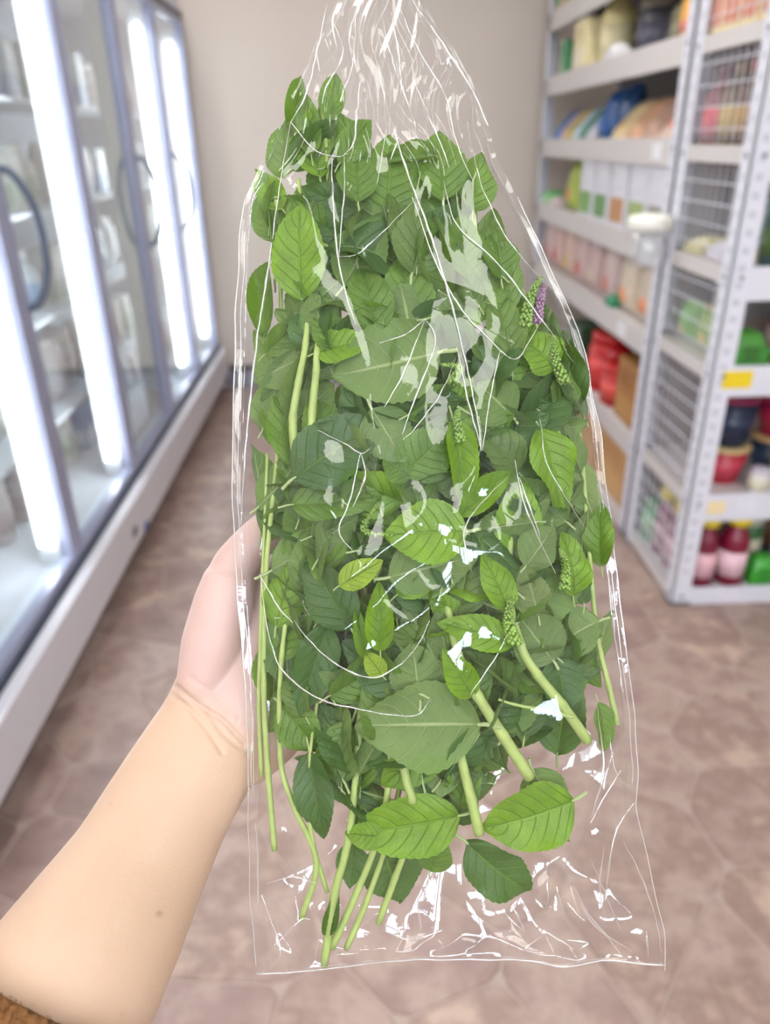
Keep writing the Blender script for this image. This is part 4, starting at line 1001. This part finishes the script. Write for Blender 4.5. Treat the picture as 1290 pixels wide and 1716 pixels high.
def cap_chain(pts, rads): return [(C(*p), r, r) for p, r in zip(pts, rads)]
thumb = cap_chain([(386, 988, -76), (392, 952, -82), (430, 905, -88), (470, 872, -92), (505, 840, -92), (525, 822, -90), (533, 815, -89)], (.0125, .0118, .0105, .0100, .0092, .0075, .0035))
fingers = [cap_chain([(560, 960, -138), (600, 900, -150), (680, 850, -160), (760, 826, -150), (815, 818, -132), (832, 816, -126), (838, 815, -124)], (.0105, .0102, .0092, .0086, .0078, .0062, .003)),
           cap_chain([(590, 985, -142), (640, 955, -154), (735, 915, -164), (825, 893, -156), (885, 884, -138), (903, 882, -132), (909, 881, -130)], (.0108, .0104, .0094, .0088, .0079, .0063, .003)),
           cap_chain([(595, 1030, -142), (645, 1020, -154), (735, 1000, -162), (815, 985, -152), (870, 980, -134), (887, 979, -128), (893, 979, -126)], (.0104, .0100, .0090, .0084, .0076, .006, .003)),
           cap_chain([(570, 1080, -136), (620, 1085, -148), (690, 1085, -154), (750, 1078, -146), (790, 1072, -132), (805, 1070, -126), (810, 1070, -124)], (.0095, .0090, .0080, .0074, .0066, .0052, .0025))]
hyp = [H(405, 1290, -70, .0115, .0120), H(455, 1235, -92, .0150, .0150), H(520, 1150, -118, .0140, .0140), H(570, 1085, -132, .0110, .0110)]
person = empty('person', world(PB), CROT, label='left forearm and hand in a fuzzy brown sleeve holding the basil bag', cat='person')
def build_arm():
    bm = bmesh.new()
    for st in [dens(arm), dens(palm), dens(thenar), dens(hyp), dens(thumb)] + [dens(f) for f in fingers]:
        V, F = loft(st, HREF)
        vs_ = [bm.verts.new(v-PB) for v in V]
        for f in F: bm.faces.new([vs_[i] for i in f])
    bmesh.ops.recalc_face_normals(bm, faces=bm.faces)
    me = bpy.data.meshes.new('arm_raw'); bm.to_mesh(me); bm.free()
    tmp = bpy.data.objects.new('arm_raw', me); COL.objects.link(tmp)
    r = tmp.modifiers.new('r', 'REMESH'); r.mode = 'VOXEL'; r.voxel_size = .0010
    s = tmp.modifiers.new('s', 'SMOOTH'); s.factor = .5; s.iterations = 26
    dg = bpy.context.evaluated_depsgraph_get()
    out = bpy.data.meshes.new_from_object(tmp.evaluated_get(dg))
    bpy.data.objects.remove(tmp); bpy.data.meshes.remove(me)
    # wrist creases pressed into the skin, and the pinker palm
    creases = [([(296, 1152), (330, 1180), (370, 1205), (412, 1248)], .0015, 3.4), ([(290, 1165), (325, 1195), (352, 1230), (372, 1260)], .0010, 3.2), ([(345, 1190), (375, 1230), (415, 1262)], .0009, 3.0), ([(318, 1135), (360, 1165), (400, 1200)], .0005, 2.8)]
    polys = [(crom([Vector((x, y, 0)) for x, y in c], 6), dp, w) for c, dp, w in creases]
    at = out.attributes.new('palm', 'FLOAT', 'POINT')
    pal = [0.]*len(out.vertices); frk = [0.]*len(out.vertices)
    af = out.attributes.new('freckle', 'FLOAT', 'POINT'); at = out.attributes['palm']
    n_ = len(out.vertices); co = [0.]*(3*n_); out.vertices.foreach_get('co', co); nr = [0.]*(3*n_); out.vertices.foreach_get('normal', nr)
    for vi in range(n_):
        vc = Vector(co[3*vi:3*vi+3]); vn = Vector(nr[3*vi:3*vi+3])
        c = vc+PB; dd = -c.z
        px = 645+FPX*c.x/dd; py = 858-FPX*c.y/dd
        if vn.z > 0: frk[vi] = max(.55*math.exp(-((px-267)**2+(py-1531)**2)/30), .2*math.exp(-((px-186)**2+(py-1348)**2)/16), .2*math.exp(-((px-205)**2+(py-1700)**2)/20))
        pal[vi] = sstep(-30, 60, (px-330)*.55+(1190-py)*.83)
        if 280 < px < 430 and 1110 < py < 1290 and vn.z > .1:
            for P, dp, w in polys:
                m2 = 1e9
                for a, b in zip(P, P[1:]):
                    d = b-a; t = max(0, min(1, ((px-a.x)*d.x+(py-a.y)*d.y)/max(d.length_squared, 1e-6)))
                    m2 = min(m2, (a.x+d.x*t-px)**2+(a.y+d.y*t-py)**2)
                vc -= vn*dp*math.exp(-m2/(2*w*w))
            co[3*vi:3*vi+3] = vc
    out.vertices.foreach_set('co', co); out.attributes['palm'].data.foreach_set('value', pal); out.attributes['freckle'].data.foreach_set('value', frk); out.update()
    out.name = 'arm_and_hand'
    out.polygons.foreach_set('use_smooth', [True]*len(out.polygons))
    out.materials.clear()
    return out
link('arm_and_hand', build_arm(), SKIN, person)
mole = [(272, 1532)]
# fleece sleeve with a fuzzy cuff
def build_sleeve():
    st = dens([H(-330, 2420, 420, .066, .062), H(-175, 2120, 330, .058, .054), H(-70, 1930, 262, .054, .050), H(20, 1800, 215, .050, .0455), H(76, 1712, 184, .0485, .0435), H(88, 1692, 176, .0475, .0425), H(96, 1678, 171, .0440, .0390)], 8)
    V, F = loft(st, HREF, 72)
    V = [v-PB for v in V]
    out = []
    for i, v in enumerate(V):
        d = noise.noise(v*420)*.0013+noise.noise(v*160)*.0016
        c = (st[min(i//72, len(st)-1)][0]-PB); out.append(v+(v-c).normalized()*d)
    m = MB(); m.v = [tuple(v) for v in out]; m.f = F[:-2]
    # short fibres standing off the fleece
    rs = random.Random(2)
    for i in range(72*20, len(out)):
        for _ in range(5):
            a = Vector(out[i]); c = st[min(i//72, len(st)-1)][0]-PB; nrm = (a-c).normalized()
            a = a + Vector((rs.uniform(-1, 1), rs.uniform(-1, 1), rs.uniform(-1, 1)))*.0012
            t = a+(nrm+Vector((rs.uniform(-.9, .9), rs.uniform(-.9, .9), rs.uniform(-.5, .5)))).normalized()*rs.uniform(.0015, .0035)
            q = nrm.orthogonal().normalized()*.00018
            b = len(m.v); m.v += [tuple(a-q), tuple(a+q), tuple(t)]; m.f.append((b, b+1, b+2))
    return m
build_sleeve().build('sleeve', FLEECE, person, True)
